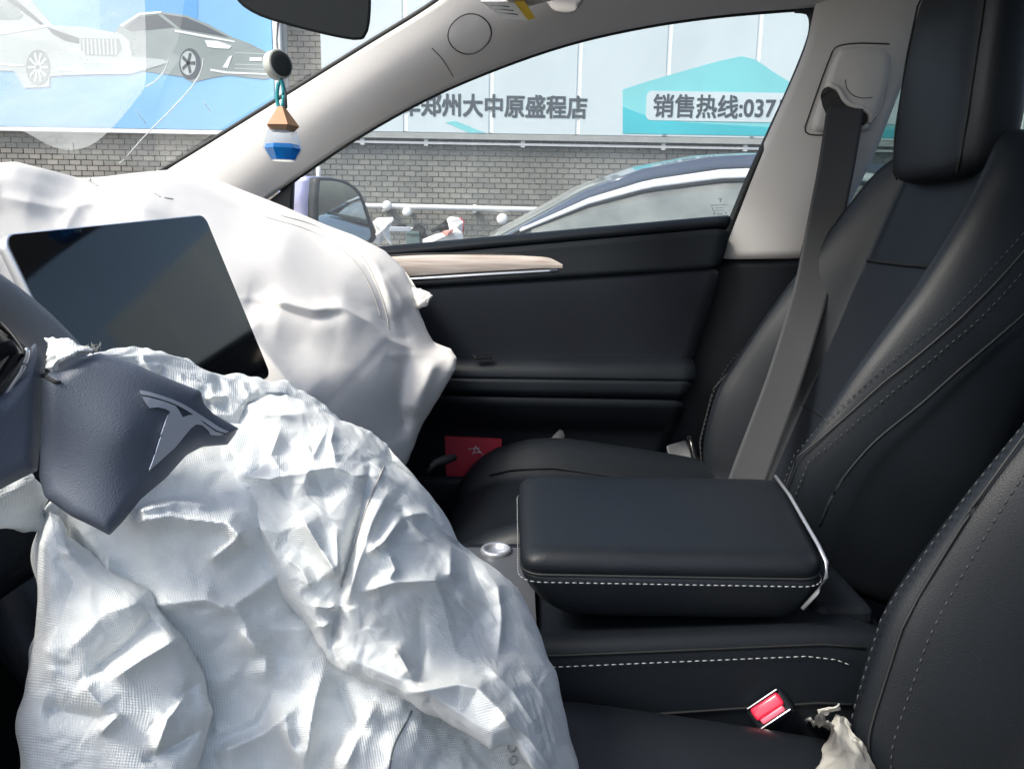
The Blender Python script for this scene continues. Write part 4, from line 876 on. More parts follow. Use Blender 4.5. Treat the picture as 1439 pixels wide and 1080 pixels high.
# armrest lid
XA0, XA1, YA0, YA1 = .010, .318, -.122, .142
def skew(p): return np.array([p[0]+.048*max(0, (p[0]-XA0)/(XA1-XA0))*max(0, (p[1]-YA0)/(YA1-YA0)), p[1], p[2]-.006])
rings = []
def lid(z, ins, dx0=0, dx1=0, cut=0):
    P = rrect(XA0+ins+dx0, YA0+ins, XA1-ins+dx1, YA1-ins, .022, 5)
    return [skew((x, y, z)) for x, y in P]
V, F = loft([lid(.690, .022, .035, -.02), lid(.698, .012, .028, -.012), lid(.715, .004, .014, -.004), lid(.738, .000, .004), lid(.7445, .0015), lid(.7465, .004), lid(.749, .0015), lid(.758, .001, -.001), lid(.766, .006), lid(.7705, .014), lid(.7725, .03)])
arm = sub(mesh('armrest_lid', V, F, leather, con), 1)
P = rrect(XA0-.0005, YA0-.0012, XA1+.0005, YA1+.0012, .022, 5); lp = resample([skew((x, y, .7405)) for x, y in P]+[skew((P[0][0], P[0][1], .7405))], 220); stitch('lid_stitching', lp, thread, arm, .0045, .0026, .00075)
tube('lid_piping', [skew((x, y, .7468)) for x, y in rrect(XA0+.0025, YA0+.0025, XA1-.0025, YA1-.0025, .022, 5)], .0013, rubber, arm, 6)
tube('silver_trim', [skew(q) for q in ((XA1-.012, YA1-.012, .7735), (XA1-.008, .05, .775), (XA1-.004, -.095, .773), (XA1+.000, -.118, .765), (XA1-.001, -.1245, .752), (XA1-.008, -.1235, .735), (XA1-.020, -.120, .715))], .0021, satin, arm, 8)
box('hinge_block', (XA1+.045, .02, .665), (.07, .20, .05), plastic, con, .015)
# ---- belt buckle
bc = at(1080, 995, -.150); bkl = thing('belt_buckle', tuple(bc), 'black seat belt buckle with a glossy red release button', 'buckle')
e1 = at(1098, 980, -.150)-at(1056, 1008, -.150); e1 /= np.linalg.norm(e1); e3 = np.array([-.05, -.72, .69]); e3 -= e1*(e3@e1); e3 /= np.linalg.norm(e3); e2 = np.cross(e3, e1); RB = np.stack([e1, e2, e3], 1)
def bbox(name, c, s, m, par, bev): return box(name, bc+RB@np.array(c), s, m, par, bev, RB, smooth=True)
bbox('housing', (0, -.002, -.030), (.044, .026, .055), plastic, bkl, .006); bbox('release_button', (0, .002, -.001), (.033, .013, .010), redp, bkl, .003); bbox('button_lower', (0, -.0065, -.002), (.027, .006, .010), pbr('red_button_face', (.85, .12, .18), .35), bkl, .002)
bbox('rim', (0, -.011, -.001), (.036, .0016, .006), chrome, bkl, .0005); bbox('rim', (0, .0102, .0), (.036, .0014, .005), satin, bkl, .0005)
tube('stalk', [bc+RB@np.array([0, 0, -.05]), bc+RB@np.array([.0, .0, -.11])+np.array([.01, 0, -.03])], .012, plastic, bkl)
# ---- crumpled tissue beside the driver seat
def sheetpx(name, sides, ctrl, mat, parent, n=36, m=36, **k):
    P, Bk, uv = bag_sheet(sides, ctrl, n=n, m=m, **k); o = bag_mesh(name, [(P, Bk, uv)], mat, parent); return o
D0 = .61
ti = thing('tissue', tuple(atn(1185, 1080, D0)), 'crumpled off-white tissue stuffed beside the driver seat and the buckle', 'tissue')
sheetpx('wad', (((1168, 1018), (1178, 1004), (1186, 1005), (1196, 1040)), ((1120, 1130), (1160, 1140), (1200, 1150), (1250, 1140)), ((1168, 1018), (1158, 1060), (1145, 1078), (1120, 1130)), ((1196, 1040), (1215, 1042), (1228, 1075), (1250, 1140))), [(1170, 1010, 0.645), (1190, 1010, 0.645), (1160, 1070, 0.615), (1230, 1080, 0.605), (1120, 1130, 0.605), (1250, 1140, 0.595), (1190, 1090, 0.585)], tissue, ti, grow=1.08, fine=1.04, bulge=.015, bw=25, thick=.02, it=120, seed=31)
sheetpx('corner', (((1130, 1012), (1150, 1003), (1160, 1010)), ((1142, 1028), (1160, 1034), (1172, 1020)), ((1130, 1012), (1136, 1022), (1142, 1028)), ((1160, 1010), (1168, 1014), (1172, 1020))), [(1130, 1012, 0.625), (1172, 1020, 0.635), (1150, 1015, 0.615)], tissue, ti, n=20, m=20, grow=1.05, fine=1.02, bulge=.004, bw=10, thick=.004, it=60, seed=33)
sheetpx('folded_edge', (((1148, 998), (1165, 992), (1180, 988)), ((1152, 1005), (1166, 1003), (1182, 1000)), ((1148, 998), (1150, 1001), (1152, 1005)), ((1180, 988), (1181, 994), (1182, 1000))), [(1148, 998, 0.645), (1182, 1000, 0.645), (1165, 995, 0.643)], tissue, ti, n=14, m=14, grow=1.03, fine=1.01, bulge=.003, bw=8, thick=.003, it=40, seed=35)

# ================================================================== SEAT BELT
def ribbon(name, cl, wid, mat, parent, n=40, th=.0014):
    cl = smoothline(cl, n); C = np.array([at(*p[:3]) for p in cl]); V = []
    for i in range(n):
        tdir = C[min(i+1, n-1)]-C[max(i-1, 0)]; tdir /= np.linalg.norm(tdir); d = ray(cl[i][0], cl[i][1]); s = np.cross(tdir, d); s /= np.linalg.norm(s); tw = cl[i][3]; s = s*math.cos(tw)+d*math.sin(tw)
        for k in np.linspace(-.5, .5, 6): V.append(C[i]+s*(np.interp(i/(n-1), [0, 1], wid) if not np.isscalar(wid) else wid)*k+d*.004*(4*k*k-1)*-.3)
    o = mesh(name, V, gridf(n, 6), mat, parent); sub(o, 1); md = o.modifiers.new('solid', 'SOLIDIFY'); md.thickness = th; return o
sb = thing('seat_belt', tuple(at(1045, 690, .22)), 'dark seat belt webbing hanging from the pillar across the passenger seat', 'seat belt')
ribbon('webbing', [(1188, 150, .650, .35), (1183, 185, .640, .32), (1174, 240, .625, .3), (1160, 310, .60, .28), (1142, 400, .56, .25), (1122, 470, .52, .22), (1098, 545, .46, .2), (1070, 620, .39, .15), (1048, 680, .33, .1), (1030, 740, .26, .1)], (.068, .055), beltm, sb)
lb = thing('lap_belt', tuple(at(965, 690, .62)), 'light grey lap belt strap with a white tag by the door pillar', 'seat belt')
ribbon('strap', [(950, 622, .665, .5), (956, 640, .655, .4), (968, 660, .64, .2), (985, 690, .62, .1)], .048, beltl, lb, 16); slab('tag', P3([(945, 672, .62), (950, 667, .62), (957, 668, .62), (953, 676, .62)]), .002, white, lb)
tube('anchor_arm', P3([(968, 612, .64), (976, 640, .63), (990, 665, .615), (1006, 690, .60)]), [.005, .008, .009, .009], pianob, lb)

# ================================================================== TOUCHSCREEN
sc = thing('touchscreen', tuple(at(300, 600, .0)), 'large black touchscreen with its power off, in front of the dashboard', 'screen')
tr_ = at(287, 301, .135); brr = at(381, 528, .145); tl_ = at(2, 329, -.19); bl_ = at(70, 640, -.19)
up_ = tr_-brr; rt_ = tr_-tl_; bl_ = tl_-up_
def scr(u, v, off): nn = np.cross(rt_, up_); nn /= np.linalg.norm(nn); nn = nn if nn[0] > 0 else -nn; return tl_+rt_*u-up_*v+nn*off
def rr_uv(r, ins): 
    wv = np.linalg.norm(rt_); hv = np.linalg.norm(up_); return [(x/wv, y/hv) for x, y in rrect(ins, ins, wv-ins, hv-ins, r, 5)]
V, F = loft([[scr(u, v, -.014) for u, v in rr_uv(.012, .006)], [scr(u, v, -.010) for u, v in rr_uv(.012, .001)], [scr(u, v, -.001) for u, v in rr_uv(.012, 0)], [scr(u, v, .0) for u, v in rr_uv(.012, .0012)]]); mesh('housing', V, F, satin, sc)
V = [scr(u, v, .0008) for u, v in rr_uv(.011, .0015)]; mesh('display_glass', V+[scr(.5, .5, .0008)], [(i, (i+1) % len(V), len(V)) for i in range(len(V))], screenm, sc, False)
tube('mount', [scr(.5, .5, -.012), scr(.5, .6, -.10)], .03, plastic, sc)

# ================================================================== STEERING WHEEL
wc = np.array([-.345, -.37, .90]); wn = np.array([.92, 0, .39]); wn /= np.linalg.norm(wn); w1 = np.array([0, 1.0, 0]); w2 = np.cross(wn, w1); w2 = w2 if w2[2] > 0 else -w2
sw_ = thing('steering_wheel', tuple(wc), 'dark grey steering wheel with its burst hub cover bearing a silver T emblem', 'steering wheel')
RA = .182; rings = []
for a in np.linspace(0, 2*math.pi, 73)[:-1]:
    rd = w1*math.cos(a)+w2*math.sin(a); c = wc+rd*RA; rings.append([c+rd*.0135*math.cos(b)+wn*.017*math.sin(b) for b in np.linspace(0, 2*math.pi, 15)[:-1]])
V = np.concatenate(rings); F = []
for i in range(72):
    for j in range(14): F.append((i*14+j, i*14+(j+1) % 14, ((i+1) % 72)*14+(j+1) % 14, ((i+1) % 72)*14+j))
mesh('rim', V, F, rimm, sw_)
V, F = loft([[wc+w1*math.cos(a)*r+w2*math.sin(a)*r*.85+wn*h for a in np.linspace(0, 2*math.pi, 29)[:-1]] for r, h in ((.07, -.05), (.078, -.02), (.07, .0), (.05, .004))]); mesh('hub_base', V, F, plastic, sw_)
for a in (0, math.pi, -math.pi/2):
    rd = w1*math.cos(a)+w2*math.sin(a); tube('spoke', [wc+rd*.06-wn*.012, wc+rd*.12-wn*.01, wc+rd*.178], [.022, .017, .012], plastic, sw_, 10)
tube('column', [wc-wn*.03, wc-wn*.2], .035, plastic, sw_)
def pxshell(name, sides, ctrl, mat, parent, n=40, m=40, bulge=.01, bw=40, thick=.004, lv=1):
    uvp = coons(*sides, n, m); D = rbf(ctrl, uvp); per = np.concatenate([uvp[0], uvp[:, -1], uvp[-1][::-1], uvp[:, 0][::-1]]); bd, _, _ = segdist(uvp, per)
    t = np.clip(bd/bw, 0, 1); D = D-bulge*np.sqrt(1-(1-t)**2); Pp = atn(uvp[..., 0], uvp[..., 1], D); o = mesh(name, Pp.reshape(-1, 3), gridf(n, m, flip=True), mat, parent)
    md = o.modifiers.new('solid', 'SOLIDIFY'); md.thickness = thick; md.offset = -1; sub(o, lv); return o, Pp
# left half of the hub pad, running up towards the rim
pxshell('hub_pad', (((-160, 560), (-60, 545), (0, 556), (24, 524), (38, 490), (50, 478), (64, 505)), ((-160, 760), (-60, 720), (0, 690), (55, 662)), ((-160, 560), (-160, 760)), ((64, 505), (66, 540), (62, 600), (55, 662))), [(-160, 600, .36), (0, 600, .405), (60, 520, .425), (55, 660, .415), (0, 690, .40), (-160, 740, .36)], hubm, sw_, bulge=.012, bw=26)
pxshell('spoke_module', (((-150, 430), (-60, 425), (0, 446), (20, 468), (36, 492)), ((-150, 570), (-60, 560), (0, 555), (22, 522), (38, 498)), ((-150, 430), (-150, 570)), ((36, 492), (37, 495), (38, 498))), [(-150, 480, .37), (0, 500, .42), (38, 495, .43)], pianob, sw_, bulge=.014, bw=30)
tube('silver_edge', atn(*np.array(smoothline([(36, 489), (39, 493), (38, 502), (31, 520), (18, 540), (0, 566), (-30, 585)], 24)).T, .404), .0011, satin, sw_, 8)
# burst hub cover flap with the emblem
fl_top = [(58, 540), (66, 521), (84, 520), (112, 500), (140, 493), (190, 509), (245, 533), (283, 548), (287, 566), (300, 580), (337, 602)]
fl_bot = [(54, 668), (62, 700), (100, 728), (130, 742), (154, 755), (172, 736), (198, 703), (233, 673), (262, 640), (284, 628), (322, 625)]
flap, FP = pxshell('hub_cover', (fl_top, fl_bot, [(58, 540), (57, 600), (54, 668)], [(337, 602), (332, 612), (322, 625)]), [(60, 540, .405), (56, 660, .400), (140, 495, .425), (155, 750, .392), (283, 550, .455), (330, 612, .47), (235, 670, .43), (180, 610, .412)], hubm, sw_, n=48, m=70, bulge=.010, bw=22, thick=.004)
_bvh_f = BVHTree.FromPolygons([tuple(v) for v in FP.reshape(-1, 3)], gridf(*FP.shape[:2]))
def fpt(px, py, off=.0):
    h = _bvh_f.ray_cast(Vector(CAM), Vector(ray(px, py))); return (np.array(h[0]) if h[0] is not None else atn(px, py, .43))-ray(px, py)*off
def emblem(name, pts, mat, h=.0042, n=None):
    P = [fpt(*q, h) for q in pts]; B = [fpt(*q, -.001) for q in pts]; nn = len(P); bm = bmesh.new(); a = [bm.verts.new(p-ORI[sw_]) for p in P]; b = [bm.verts.new(p-ORI[sw_]) for p in B]
    from mathutils.geometry import delaunay_2d_cdt
    rs = delaunay_2d_cdt([Vector(q) for q in pts], [], [list(range(nn))], 1, 1e-6)
    for tri in rs[2]:
        try: bm.faces.new([a[rs[3][k][0]] for k in tri])
        except Exception: pass
    for i in range(nn): bm.faces.new((a[i], b[i], b[(i+1) % nn], a[(i+1) % nn]))
    bmesh.ops.recalc_face_normals(bm, faces=bm.faces); me = bpy.data.meshes.new(name); bm.to_mesh(me); bm.free(); me.materials.append(mat); o = bpy.data.objects.new(name, me); COL.objects.link(o); o.parent = flap; ORI[o] = ORI[sw_]; return o
bar = smoothline([(196, 548), (212, 551), (240, 560), (262, 570), (290, 588), (310, 601), (322, 606)], 20); bar2 = smoothline([(198, 554), (212, 556.5), (238, 564.5), (260, 575), (286, 592), (304, 604), (317, 608)], 20)[::-1]
emblem('emblem_bar', list(map(tuple, bar))+list(map(tuple, bar2)), emblm)
tee = [(198.5, 556), (212, 558.5), (232, 564), (247, 570), (252, 577), (257, 586), (265, 583), (276, 582), (286, 594), (303, 606), (315, 610), (308, 612), (296, 611), (293, 605), (284, 597), (276, 596), (268, 602), (246, 629), (211, 660), (219, 636), (231, 601), (239, 578), (232, 574), (222, 572), (210, 573), (206, 568)]
emblem('emblem_letter', tee, emblm)
outl = [(195, 547)]+[tuple(q) for q in bar]+[(323, 607), (309, 613.5), (295, 612.5)]
tube('emblem_edge', [fpt(q[0]+.3, q[1]+.8, .0005) for q in smoothline([(209, 661), (218, 637), (229, 601), (237, 579)], 20)], .0006, chrome, flap, 5)
mb = MB()
for P in (((57, 523), (60, 527), (70, 533), (79, 534)), ((56, 527), (59, 522))): V, F = tubevf([fpt(q[0]+6, q[1]+3, .001) for q in P], .0011, 5); mb.add(V, F)
mb.build('torn_clip', groove, flap, True)

# ================================================================== AIRBAGS
pb_loc = tuple(at(430, 520, .45))
pbag = thing('passenger_airbag', pb_loc, 'deflated cream passenger airbag draped over the dashboard behind the touchscreen', 'airbag')
sidesP = ([(-60, 236), (0, 228), (22, 227), (60, 236), (110, 250), (150, 248), (200, 242), (255, 237), (290, 246), (340, 267), (400, 290), (450, 312), (500, 331), (540, 351), (568, 378), (578, 398)],
          [(-60, 560), (60, 585), (160, 560), (280, 560), (340, 580), (430, 620), (500, 650), (560, 668), (574, 648)],
          [(-60, 236), (-70, 400), (-60, 560)],
          [(578, 398), (590, 412), (588, 436), (600, 462), (611, 484), (634, 489), (643, 502), (640, 520), (624, 545), (606, 575), (592, 602), (574, 648)])
ctrlP = [(-60, 236, 1.02), (0, 228, 1.06), (60, 236, 1.14), (110, 250, 1.25), (200, 242, 1.38), (255, 237, 1.47), (340, 267, 1.52), (450, 312, 1.53), (540, 351, 1.51), (590, 412, 1.46), (611, 484, 1.40), (643, 505, 1.35), (606, 575, 1.28), (574, 648, 1.22), (500, 650, 1.12), (430, 620, 1.05), (340, 580, 1.02), (280, 560, 1.05), (160, 560, 1.04), (-60, 560, .98), (0, 300, 1.02), (100, 290, 1.12), (200, 285, 1.20), (300, 320, 1.24), (400, 350, 1.27), (480, 400, 1.27), (540, 450, 1.31), (560, 520, 1.24), (480, 520, 1.12), (420, 480, 1.12), (360, 420, 1.13), (300, 440, 1.06), (350, 540, 1.03), (240, 420, 1.10), (100, 420, 1.03)]
foldsP0 = [([(350, 296), (420, 314), (480, 340), (515, 370), (534, 410), (545, 455), (548, 470)], -.012, 10, 14), ([(365, 292), (440, 312), (495, 338), (530, 372), (548, 420), (556, 460)], .018, 12, 20),
          ([(352, 418), (400, 424), (440, 434), (480, 430), (520, 452), (548, 478), (580, 490)], .030, 10, 46), ([(345, 425), (395, 434), (440, 448), (490, 440)], -.014, 22, 10),
          ([(572, 488), (566, 530), (562, 570), (574, 620)], -.020, 16, 14), ([(545, 500), (600, 496), (630, 500)], .012, 12, 20), ([(610, 500), (600, 540), (585, 590)], .016, 18, 18),
          ([(330, 440), (360, 480), (400, 530), (450, 580)], .020, 26, 30), ([(560, 440), (566, 460), (575, 480)], -.010, 8, 8), ([(540, 380), (560, 410), (572, 440)], .010, 12, 10),
          ([(0, 275), (80, 292), (160, 282), (240, 300)], .012, 30, 18), ([(90, 330), (96, 310), (110, 290), (130, 280)], .006, 10, 14)]
foldsP = [(p_, a_*1.35, l_, r_) for p_, a_, l_, r_ in foldsP0]
shP = bag_sheet(sidesP, ctrlP, foldsP, n=132, m=150, grow=1.006, goal=.05, it=110, seed=3, bulge=.030, bw=34, thick=.06, bend=.3, amp=.0006, fine=1.0015, cells=6, fac=((130, .004), (60, .0008)))
sidesPf = ([(576, 404), (592, 406), (606, 414)], [(584, 440), (596, 432), (607, 420)], [(576, 404), (578, 424), (584, 440)], [(606, 414), (608, 417), (607, 420)])
shPf = bag_sheet(sidesPf, [(576, 404, 1.45), (584, 440, 1.42), (606, 416, 1.43), (592, 420, 1.42)], (), n=20, m=20, grow=1.06, goal=.02, it=60, seed=5, bulge=.01, bw=10, thick=.01)
bag_mesh('cushion', [shP, shPf], bag2, pbag)
_bvhP = BVHTree.FromPolygons([tuple(v) for v in shP[0].reshape(-1, 3)], gridf(*shP[0].shape[:2]))
def onP(px, py, off=.001):
    h = _bvhP.ray_cast(Vector(CAM), Vector(ray(px, py))); return np.array(h[0])-ray(px, py)*off if h[0] is not None else None
def draw(bfun, path, r, name, mat, parent, n=40):
    q = [bfun(*a) for a in smoothline(path, n)]; q = [a for a in q if a is not None]
    if len(q) > 2: return tube(name, q, r, mat, parent, 5)
seamm = pbr('seam_grey_thread', (.38, .36, .33), .8)
draw(onP, [(395, 303), (440, 316), (480, 338), (510, 362), (532, 405), (543, 440), (546, 462)], .0010, 'seam', seamm, pbag); draw(onP, [(372, 305), (430, 322), (475, 346), (505, 376), (524, 412), (535, 445)], .0008, 'seam', seamm, pbag)
for P in ([(120, 251), (128, 256), (138, 262)], [(126, 243), (127, 256)], [(217, 272), (225, 277)], [(231, 278), (243, 280)]): draw(onP, P, .0013, 'tear_mark', seamm, pbag, 8)

dl = tuple(atn(300, 1200, .42)); dbag = thing('driver_airbag', dl, 'large crumpled white driver airbag burst from the steering wheel', 'airbag')
# 1 main lower sheet
s1 = ([(64, 700), (120, 640), (200, 590), (290, 575), (360, 590), (440, 620), (560, 690)], [(10, 1290), (250, 1300), (550, 1300), (850, 1290)], [(64, 712), (50, 765), (47, 850), (42, 940), (30, 1000), (26, 1080), (10, 1290)], [(560, 690), (640, 800), (715, 900), (770, 1000), (800, 1090), (850, 1290)])
c1 = [(120, 640, .455), (240, 650, .475), (300, 600, .515), (64, 712, .455), (48, 850, .44), (26, 1080, .42), (10, 1290, .40), (200, 720, .445), (330, 640, .50), (560, 690, .58), (300, 760, .455), (420, 900, .475), (350, 1000, .455), (300, 1290, .42), (560, 1060, .47), (700, 1290, .47), (850, 1290, .54), (800, 1050, .585), (700, 880, .585), (150, 900, .44)]
f1 = [([(150, 775), (152, 810), (205, 850)], .012, 14, 10), ([(170, 735), (240, 725), (320, 735), (350, 770)], .022, 18, 26), ([(180, 720), (250, 705), (300, 712)], .016, 10, 10), ([(290, 790), (330, 760), (345, 740)], .010, 8, 8), ([(210, 850), (290, 842), (335, 862)], .012, 14, 10), ([(370, 930), (330, 850), (400, 800)], .008, 12, 16), ([(330, 880), (375, 920), (375, 960)], .010, 8, 20), ([(455, 940), (440, 1000), (430, 1080)], .016, 10, 20), ([(470, 950), (500, 1020), (520, 1030)], -.012, 16, 16), ([(300, 1060), (370, 1030), (420, 990)], .012, 10, 16), ([(400, 1010), (410, 1050), (440, 1090)], .010, 8, 10), ([(530, 985), (500, 1040), (480, 1090)], .014, 12, 14)]
S1 = bag_sheet(s1, c1, f1, n=190, m=220, grow=1.012, goal=.02, it=150, seed=11, bulge=.02, bw=30, thick=.05, bend=.15, amp=.001, fine=1.006, cells=8, fac=((105, .011), (44, .0030), (20, .0008)))
# 2 left lobe in front
s2 = ([(68, 716), (88, 735), (108, 757), (135, 784), (165, 803)], [(14, 1290), (100, 1300), (200, 1300), (300, 1290)], [(68, 716), (51, 765), (48, 850), (43, 940), (30, 1000), (25, 1080), (14, 1290)], [(165, 803), (205, 820), (214, 824), (232, 850), (262, 892), (283, 943), (298, 1000), (286, 1045), (270, 1100), (300, 1290)])
c2 = [(68, 716, .430), (48, 850, .415), (25, 1080, .395), (14, 1290, .38), (165, 803, .425), (230, 850, .425), (283, 943, .425), (298, 1000, .42), (270, 1100, .41), (300, 1290, .39), (150, 900, .41), (150, 1080, .395)]
f2 = [([(85, 780), (110, 772), (150, 778)], .008, 10, 12), ([(90, 920), (150, 860), (205, 845)], .006, 24, 24), ([(120, 950), (180, 905), (215, 868), (232, 855)], -.010, 12, 14), ([(155, 955), (200, 925), (260, 890)], .012, 12, 16), ([(60, 990), (90, 1000), (135, 1008), (145, 1020)], -.010, 14, 18), ([(225, 1010), (255, 975), (290, 950)], -.008, 10, 14), ([(215, 1070), (235, 1010), (265, 970)], .012, 12, 12), ([(140, 1030), (160, 1010), (170, 1005)], .010, 6, 8), ([(200, 1070), (250, 1045), (290, 1020)], -.010, 8, 10), ([(115, 960), (135, 985), (150, 1000)], .008, 14, 14)]
S2 = bag_sheet(s2, c2, f2, n=190, m=130, grow=1.008, goal=.03, it=130, seed=17, bulge=.022, bw=36, thick=.03, bend=.18, amp=.0008, fine=1.005, cells=6, fac=((95, .007), (42, .0022), (18, .0006)))
# 3 right-hand lobe in front
s3 = ([(345, 572), (368, 558), (402, 556), (440, 572), (480, 590), (520, 606), (545, 628), (552, 648)], [(480, 943), (520, 962), (560, 978), (620, 1012), (690, 1056), (722, 1046), (745, 1075), (790, 1120), (830, 1150)], [(345, 572), (318, 618), (303, 650), (294, 685), (306, 702), (335, 728), (348, 750), (372, 792), (400, 838), (440, 888), (462, 926), (480, 943)], [(552, 648), (590, 680), (618, 712), (634, 745), (642, 762), (672, 784), (705, 806), (728, 824), (746, 852), (764, 895), (778, 940), (790, 990), (803, 1040), (815, 1090), (830, 1150)])
c3 = [(345, 572, .545), (294, 685, .475), (348, 750, .465), (400, 838, .460), (462, 926, .455), (480, 943, .455), (560, 978, .455), (690, 1056, .455), (745, 1075, .465), (830, 1150, .54), (803, 1040, .575), (764, 895, .595), (705, 806, .60), (642, 762, .595), (590, 680, .585), (552, 648, .58), (440, 572, .57), (420, 650, .51), (450, 760, .475), (520, 850, .47), (600, 800, .515), (560, 700, .535), (640, 900, .515), (700, 980, .50)]
f3 = [([(520, 655), (508, 720), (492, 780), (482, 815), (478, 850)], -.020, 9, 10), ([(478, 850), (470, 880), (466, 910), (478, 938)], -.014, 8, 9), ([(545, 690), (520, 740), (500, 800), (488, 850)], .014, 10, 14),
      ([(420, 720), (450, 770), (478, 815)], .020, 14, 12), ([(472, 740), (476, 790), (480, 815)], .010, 7, 7), ([(328, 665), (380, 672), (440, 660), (470, 655), (500, 668), (540, 668)], .016, 10, 14), ([(395, 600), (380, 640), (400, 665)], .010, 10, 10), ([(345, 580), (400, 582), (440, 580)], .010, 6, 10), ([(470, 590), (465, 620), (472, 650)], .010, 10, 8), ([(425, 620), (440, 640), (460, 600)], .009, 10, 10),
      ([(565, 725), (540, 760), (515, 780)], .018, 9, 11), ([(565, 725), (600, 720), (632, 745)], .014, 9, 9), ([(560, 710), (570, 730), (575, 750)], -.008, 6, 6), ([(545, 775), (555, 800), (545, 815)], .010, 6, 7), ([(510, 830), (560, 818), (600, 816), (632, 818)], .014, 12, 10), ([(632, 745), (633, 785), (632, 818)], .018, 14, 10), ([(650, 770), (680, 830), (698, 872)], -.012, 10, 12), ([(668, 785), (700, 825), (705, 870), (700, 920)], .014, 8, 14), ([(640, 830), (680, 850), (700, 880)], .009, 12, 12),
      ([(590, 860), (592, 910), (588, 960)], -.010, 7, 8), ([(550, 910), (562, 920), (578, 950)], .014, 7, 8), ([(560, 978), (600, 968), (645, 960), (672, 966), (705, 1000), (732, 1040)], .020, 10, 24), ([(685, 935), (720, 970), (760, 1030)], .010, 10, 10), ([(735, 940), (765, 980), (790, 1030)], .008, 6, 10), ([(700, 990), (745, 1040), (775, 1080)], .012, 8, 10), ([(300, 690), (345, 740), (400, 835), (462, 925)], .010, 30, 12), ([(400, 780), (425, 800), (440, 830)], .008, 9, 9), ([(440, 850), (460, 855), (476, 850)], .009, 6, 6), ([(440, 880), (455, 880), (470, 872)], .008, 5, 5)]
S3 = bag_sheet(s3, c3, f3, n=220, m=190, grow=1.010, goal=.03, it=150, seed=23, bulge=.018, bw=24, thick=.05, bend=.12, amp=.001, fine=1.008, cells=9, fac=((85, .009), (36, .0028), (17, .0008)))
# 4 band of cloth behind the hub cover
s4 = ([(112, 505), (138, 492), (165, 489), (200, 486), (250, 497), (300, 513), (340, 524), (372, 532), (405, 538), (412, 552), (455, 572), (505, 592), (548, 630)], [(112, 560), (200, 560), (270, 600), (300, 640), (350, 680), (440, 680), (560, 700)], [(112, 505), (112, 560)], [(548, 630), (556, 660), (560, 700)])
c4 = [(112, 505, .46), (200, 486, .51), (300, 513, .56), (405, 540, .61), (505, 592, .63), (548, 630, .61), (112, 560, .46), (270, 600, .50), (350, 680, .55), (560, 700, .60), (330, 580, .54), (430, 600, .59)]
f4 = [([(200, 490), (205, 510), (220, 530)], .008, 8, 8), ([(300, 520), (310, 545), (335, 560), (360, 570)], -.012, 10, 10), ([(285, 560), (320, 555), (350, 575)], .018, 12, 12), ([(355, 535), (375, 550), (402, 552), (404, 565)], .014, 8, 8), ([(340, 530), (350, 555), (345, 570)], .008, 6, 6), ([(420, 560), (470, 580), (520, 610)], -.010, 6, 8), ([(440, 575), (480, 600), (520, 618)], .012, 6, 8)]
S4 = bag_sheet(s4, c4, f4, n=90, m=180, grow=1.025, goal=.02, it=140, seed=29, bulge=.012, bw=14, thick=.03, bend=.08, amp=.0014, fine=1.015, cells=12, fac=((50, .006), (24, .003)))
# 5 loose tail left of the hub, 6 torn scrap at the cover's upper corner
S5 = bag_sheet(([(-160, 740), (-60, 705), (0, 686), (30, 672), (58, 664)], [(-160, 770), (-60, 752), (0, 748), (40, 750), (72, 752)], [(-160, 740), (-160, 770)], [(58, 664), (62, 700), (72, 752)]), [(-160, 750, .40), (0, 690, .425), (58, 664, .44), (0, 748, .43), (72, 752, .455)], (), n=50, m=90, grow=1.01, goal=.03, it=80, seed=37, bulge=.008, bw=14, thick=.01, fine=1.004)
S6 = bag_sheet(([(64, 477), (85, 473), (105, 480), (134, 489)], [(74, 522), (84, 515), (108, 500), (134, 493)], [(64, 477), (66, 500), (74, 522)], [(134, 489), (136, 491), (134, 493)]), [(64, 477, .425), (74, 522, .408), (134, 490, .42), (95, 495, .412)], (), n=30, m=40, grow=1.04, goal=.02, it=60, seed=41, bulge=.008, bw=10, thick=.006, fine=1.015)
bag_mesh('cushion', [S1, S2, S3, S4, S5, S6], bag1, dbag)
def bv(S_): return BVHTree.FromPolygons([tuple(v) for v in S_[0].reshape(-1, 3)], gridf(*S_[0].shape[:2]))
_b1 = bv(S1); _b3 = bv(S3)
def mk(b):
    def f(px, py, off=.0012):
        h = b.ray_cast(Vector(CAM), Vector(ray(px, py))); return np.array(h[0])-ray(px, py)*off if h[0] is not None else None
    return f
on1, on3 = mk(_b1), mk(_b3)
draw(on1, [(579, 998), (572, 1012), (562, 1030), (553, 1050), (548, 1075), (546, 1100)], .0007, 'thread', inkm, dbag); draw(on3, [(540, 655), (520, 700), (505, 745), (490, 790), (480, 825)], .0006, 'seam', seamm, dbag)
for st_ in (((715, 1046), (714, 1052), (718, 1056), (724, 1054), (726, 1048)), ((716, 1064), (716, 1071), (721, 1074), (726, 1070), (725, 1063), (720, 1062), (719, 1068)), ((720, 1079), (720, 1086))): draw(on1, st_, .0006, 'printed_code', stone, dbag, 14)
mb = MB()
for k in range(14):
    a = atn(112+random.uniform(0, 22), 491+random.uniform(-3, 3), .415); V, F = tubevf([a, a+RNG.normal(0, .0015, 3)+np.array([.001, 0, .001]), a+RNG.normal(0, .002, 3)+np.array([.0025, 0, .0012])], .00014, 4); mb.add(V, F)
tag(mb.build('frayed_threads', seamm, dbag, True), kind='stuff')

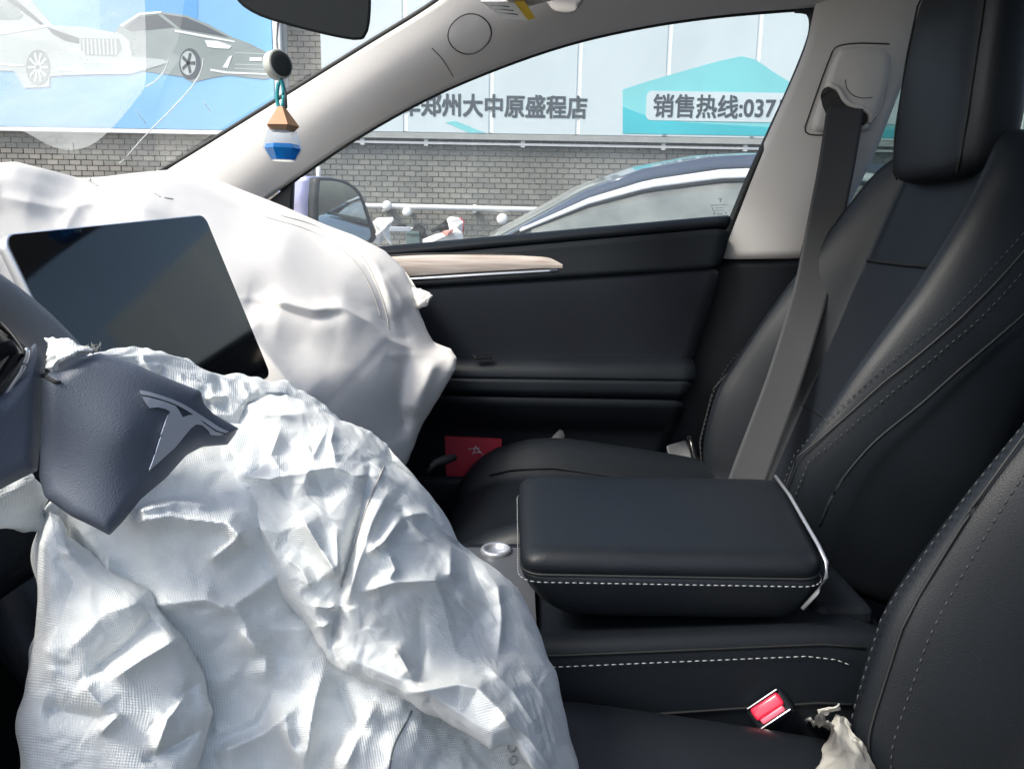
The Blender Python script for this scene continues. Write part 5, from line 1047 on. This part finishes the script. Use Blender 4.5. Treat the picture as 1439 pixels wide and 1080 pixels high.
# ================================================================== HANGING AIR FRESHENER
YF = .06
af = thing('air_freshener', tuple(at(400, 226, YF)), 'faceted glass air freshener with blue liquid and wooden cap hanging by a teal cord', 'air freshener')
def oct_ring(c, r, z, n=6, ph=.3): return [np.array([c[0]+r*math.cos(a+ph), c[1]+r*math.sin(a+ph), z]) for a in np.arange(n)*2*math.pi/n]
cb = at(397, 200, YF); z_ = lambda py: float(at(397, py, YF)[2])
pxm = float(np.linalg.norm(at(398, 200, YF)-at(397, 200, YF)))
V, F = loft([oct_ring(cb, 17*pxm, z_(226)), oct_ring(cb, 27*pxm, z_(209)), oct_ring(cb, 20*pxm, z_(184)), oct_ring(cb, 14*pxm, z_(180))]); mesh('bottle', V, F, g_clear, af, False)
V, F = loft([oct_ring(cb, 15.5*pxm, z_(224.5)), oct_ring(cb, 24.5*pxm, z_(209)), oct_ring(cb, 22.5*pxm, z_(203))]); mesh('liquid', V, F, liq, af, False)
V, F = loft([oct_ring(cb, 16*pxm, z_(185), 5), oct_ring(cb, 24*pxm, z_(177), 5), oct_ring(cb, 5*pxm, z_(150), 5)]); mesh('wooden_cap', V, F, woodl, af, False)
lp = []
for a in np.linspace(0, 2*math.pi, 25): lp.append(at(394+4.5*math.cos(a), 134+20*math.sin(a), YF+.002))
tube('cord_loop', lp, .0022, tealm, af, 7); tube('strap', [at(402, 152, YF), at(401, 130, YF+.002), at(396, 112, YF+.004), at(390, 100, YF+.006)], .0016, inkm, af, 6)
ax1 = np.array([.80, -.60, 0.1]); ax1 /= np.linalg.norm(ax1); cdk = at(391, 91, YF+.006); u_, v_ = frame(ax1)
V, F = loft([[cdk+ax1*h*pxm+(u_*math.cos(a)+v_*math.sin(a))*r*pxm for a in np.linspace(0, 2*math.pi, 33)[:-1]] for h, r in ((-9, 17), (-8, 19.5), (5, 19.5), (6.5, 18.5))]); mesh('clip_disc', V, F, pbr('pale_grey_plastic', (.55, .57, .53), .5), af)
V, F = loft([[cdk+ax1*h*pxm+(u_*math.cos(a)+v_*math.sin(a))*r*pxm for a in np.linspace(0, 2*math.pi, 33)[:-1]] for h, r in ((6.4, 17), (7.2, 16.5), (7.4, 8))]); mesh('clip_pad', V, F, pbr('dark_pad', (.05, .055, .05), .7), af)
tube('hanger', [at(390, 76, YF+.006), at(388, 55, YF+.01), at(392, 20, YF+.01), at(405, -10, YF-.0)], .0016, white, af, 6)
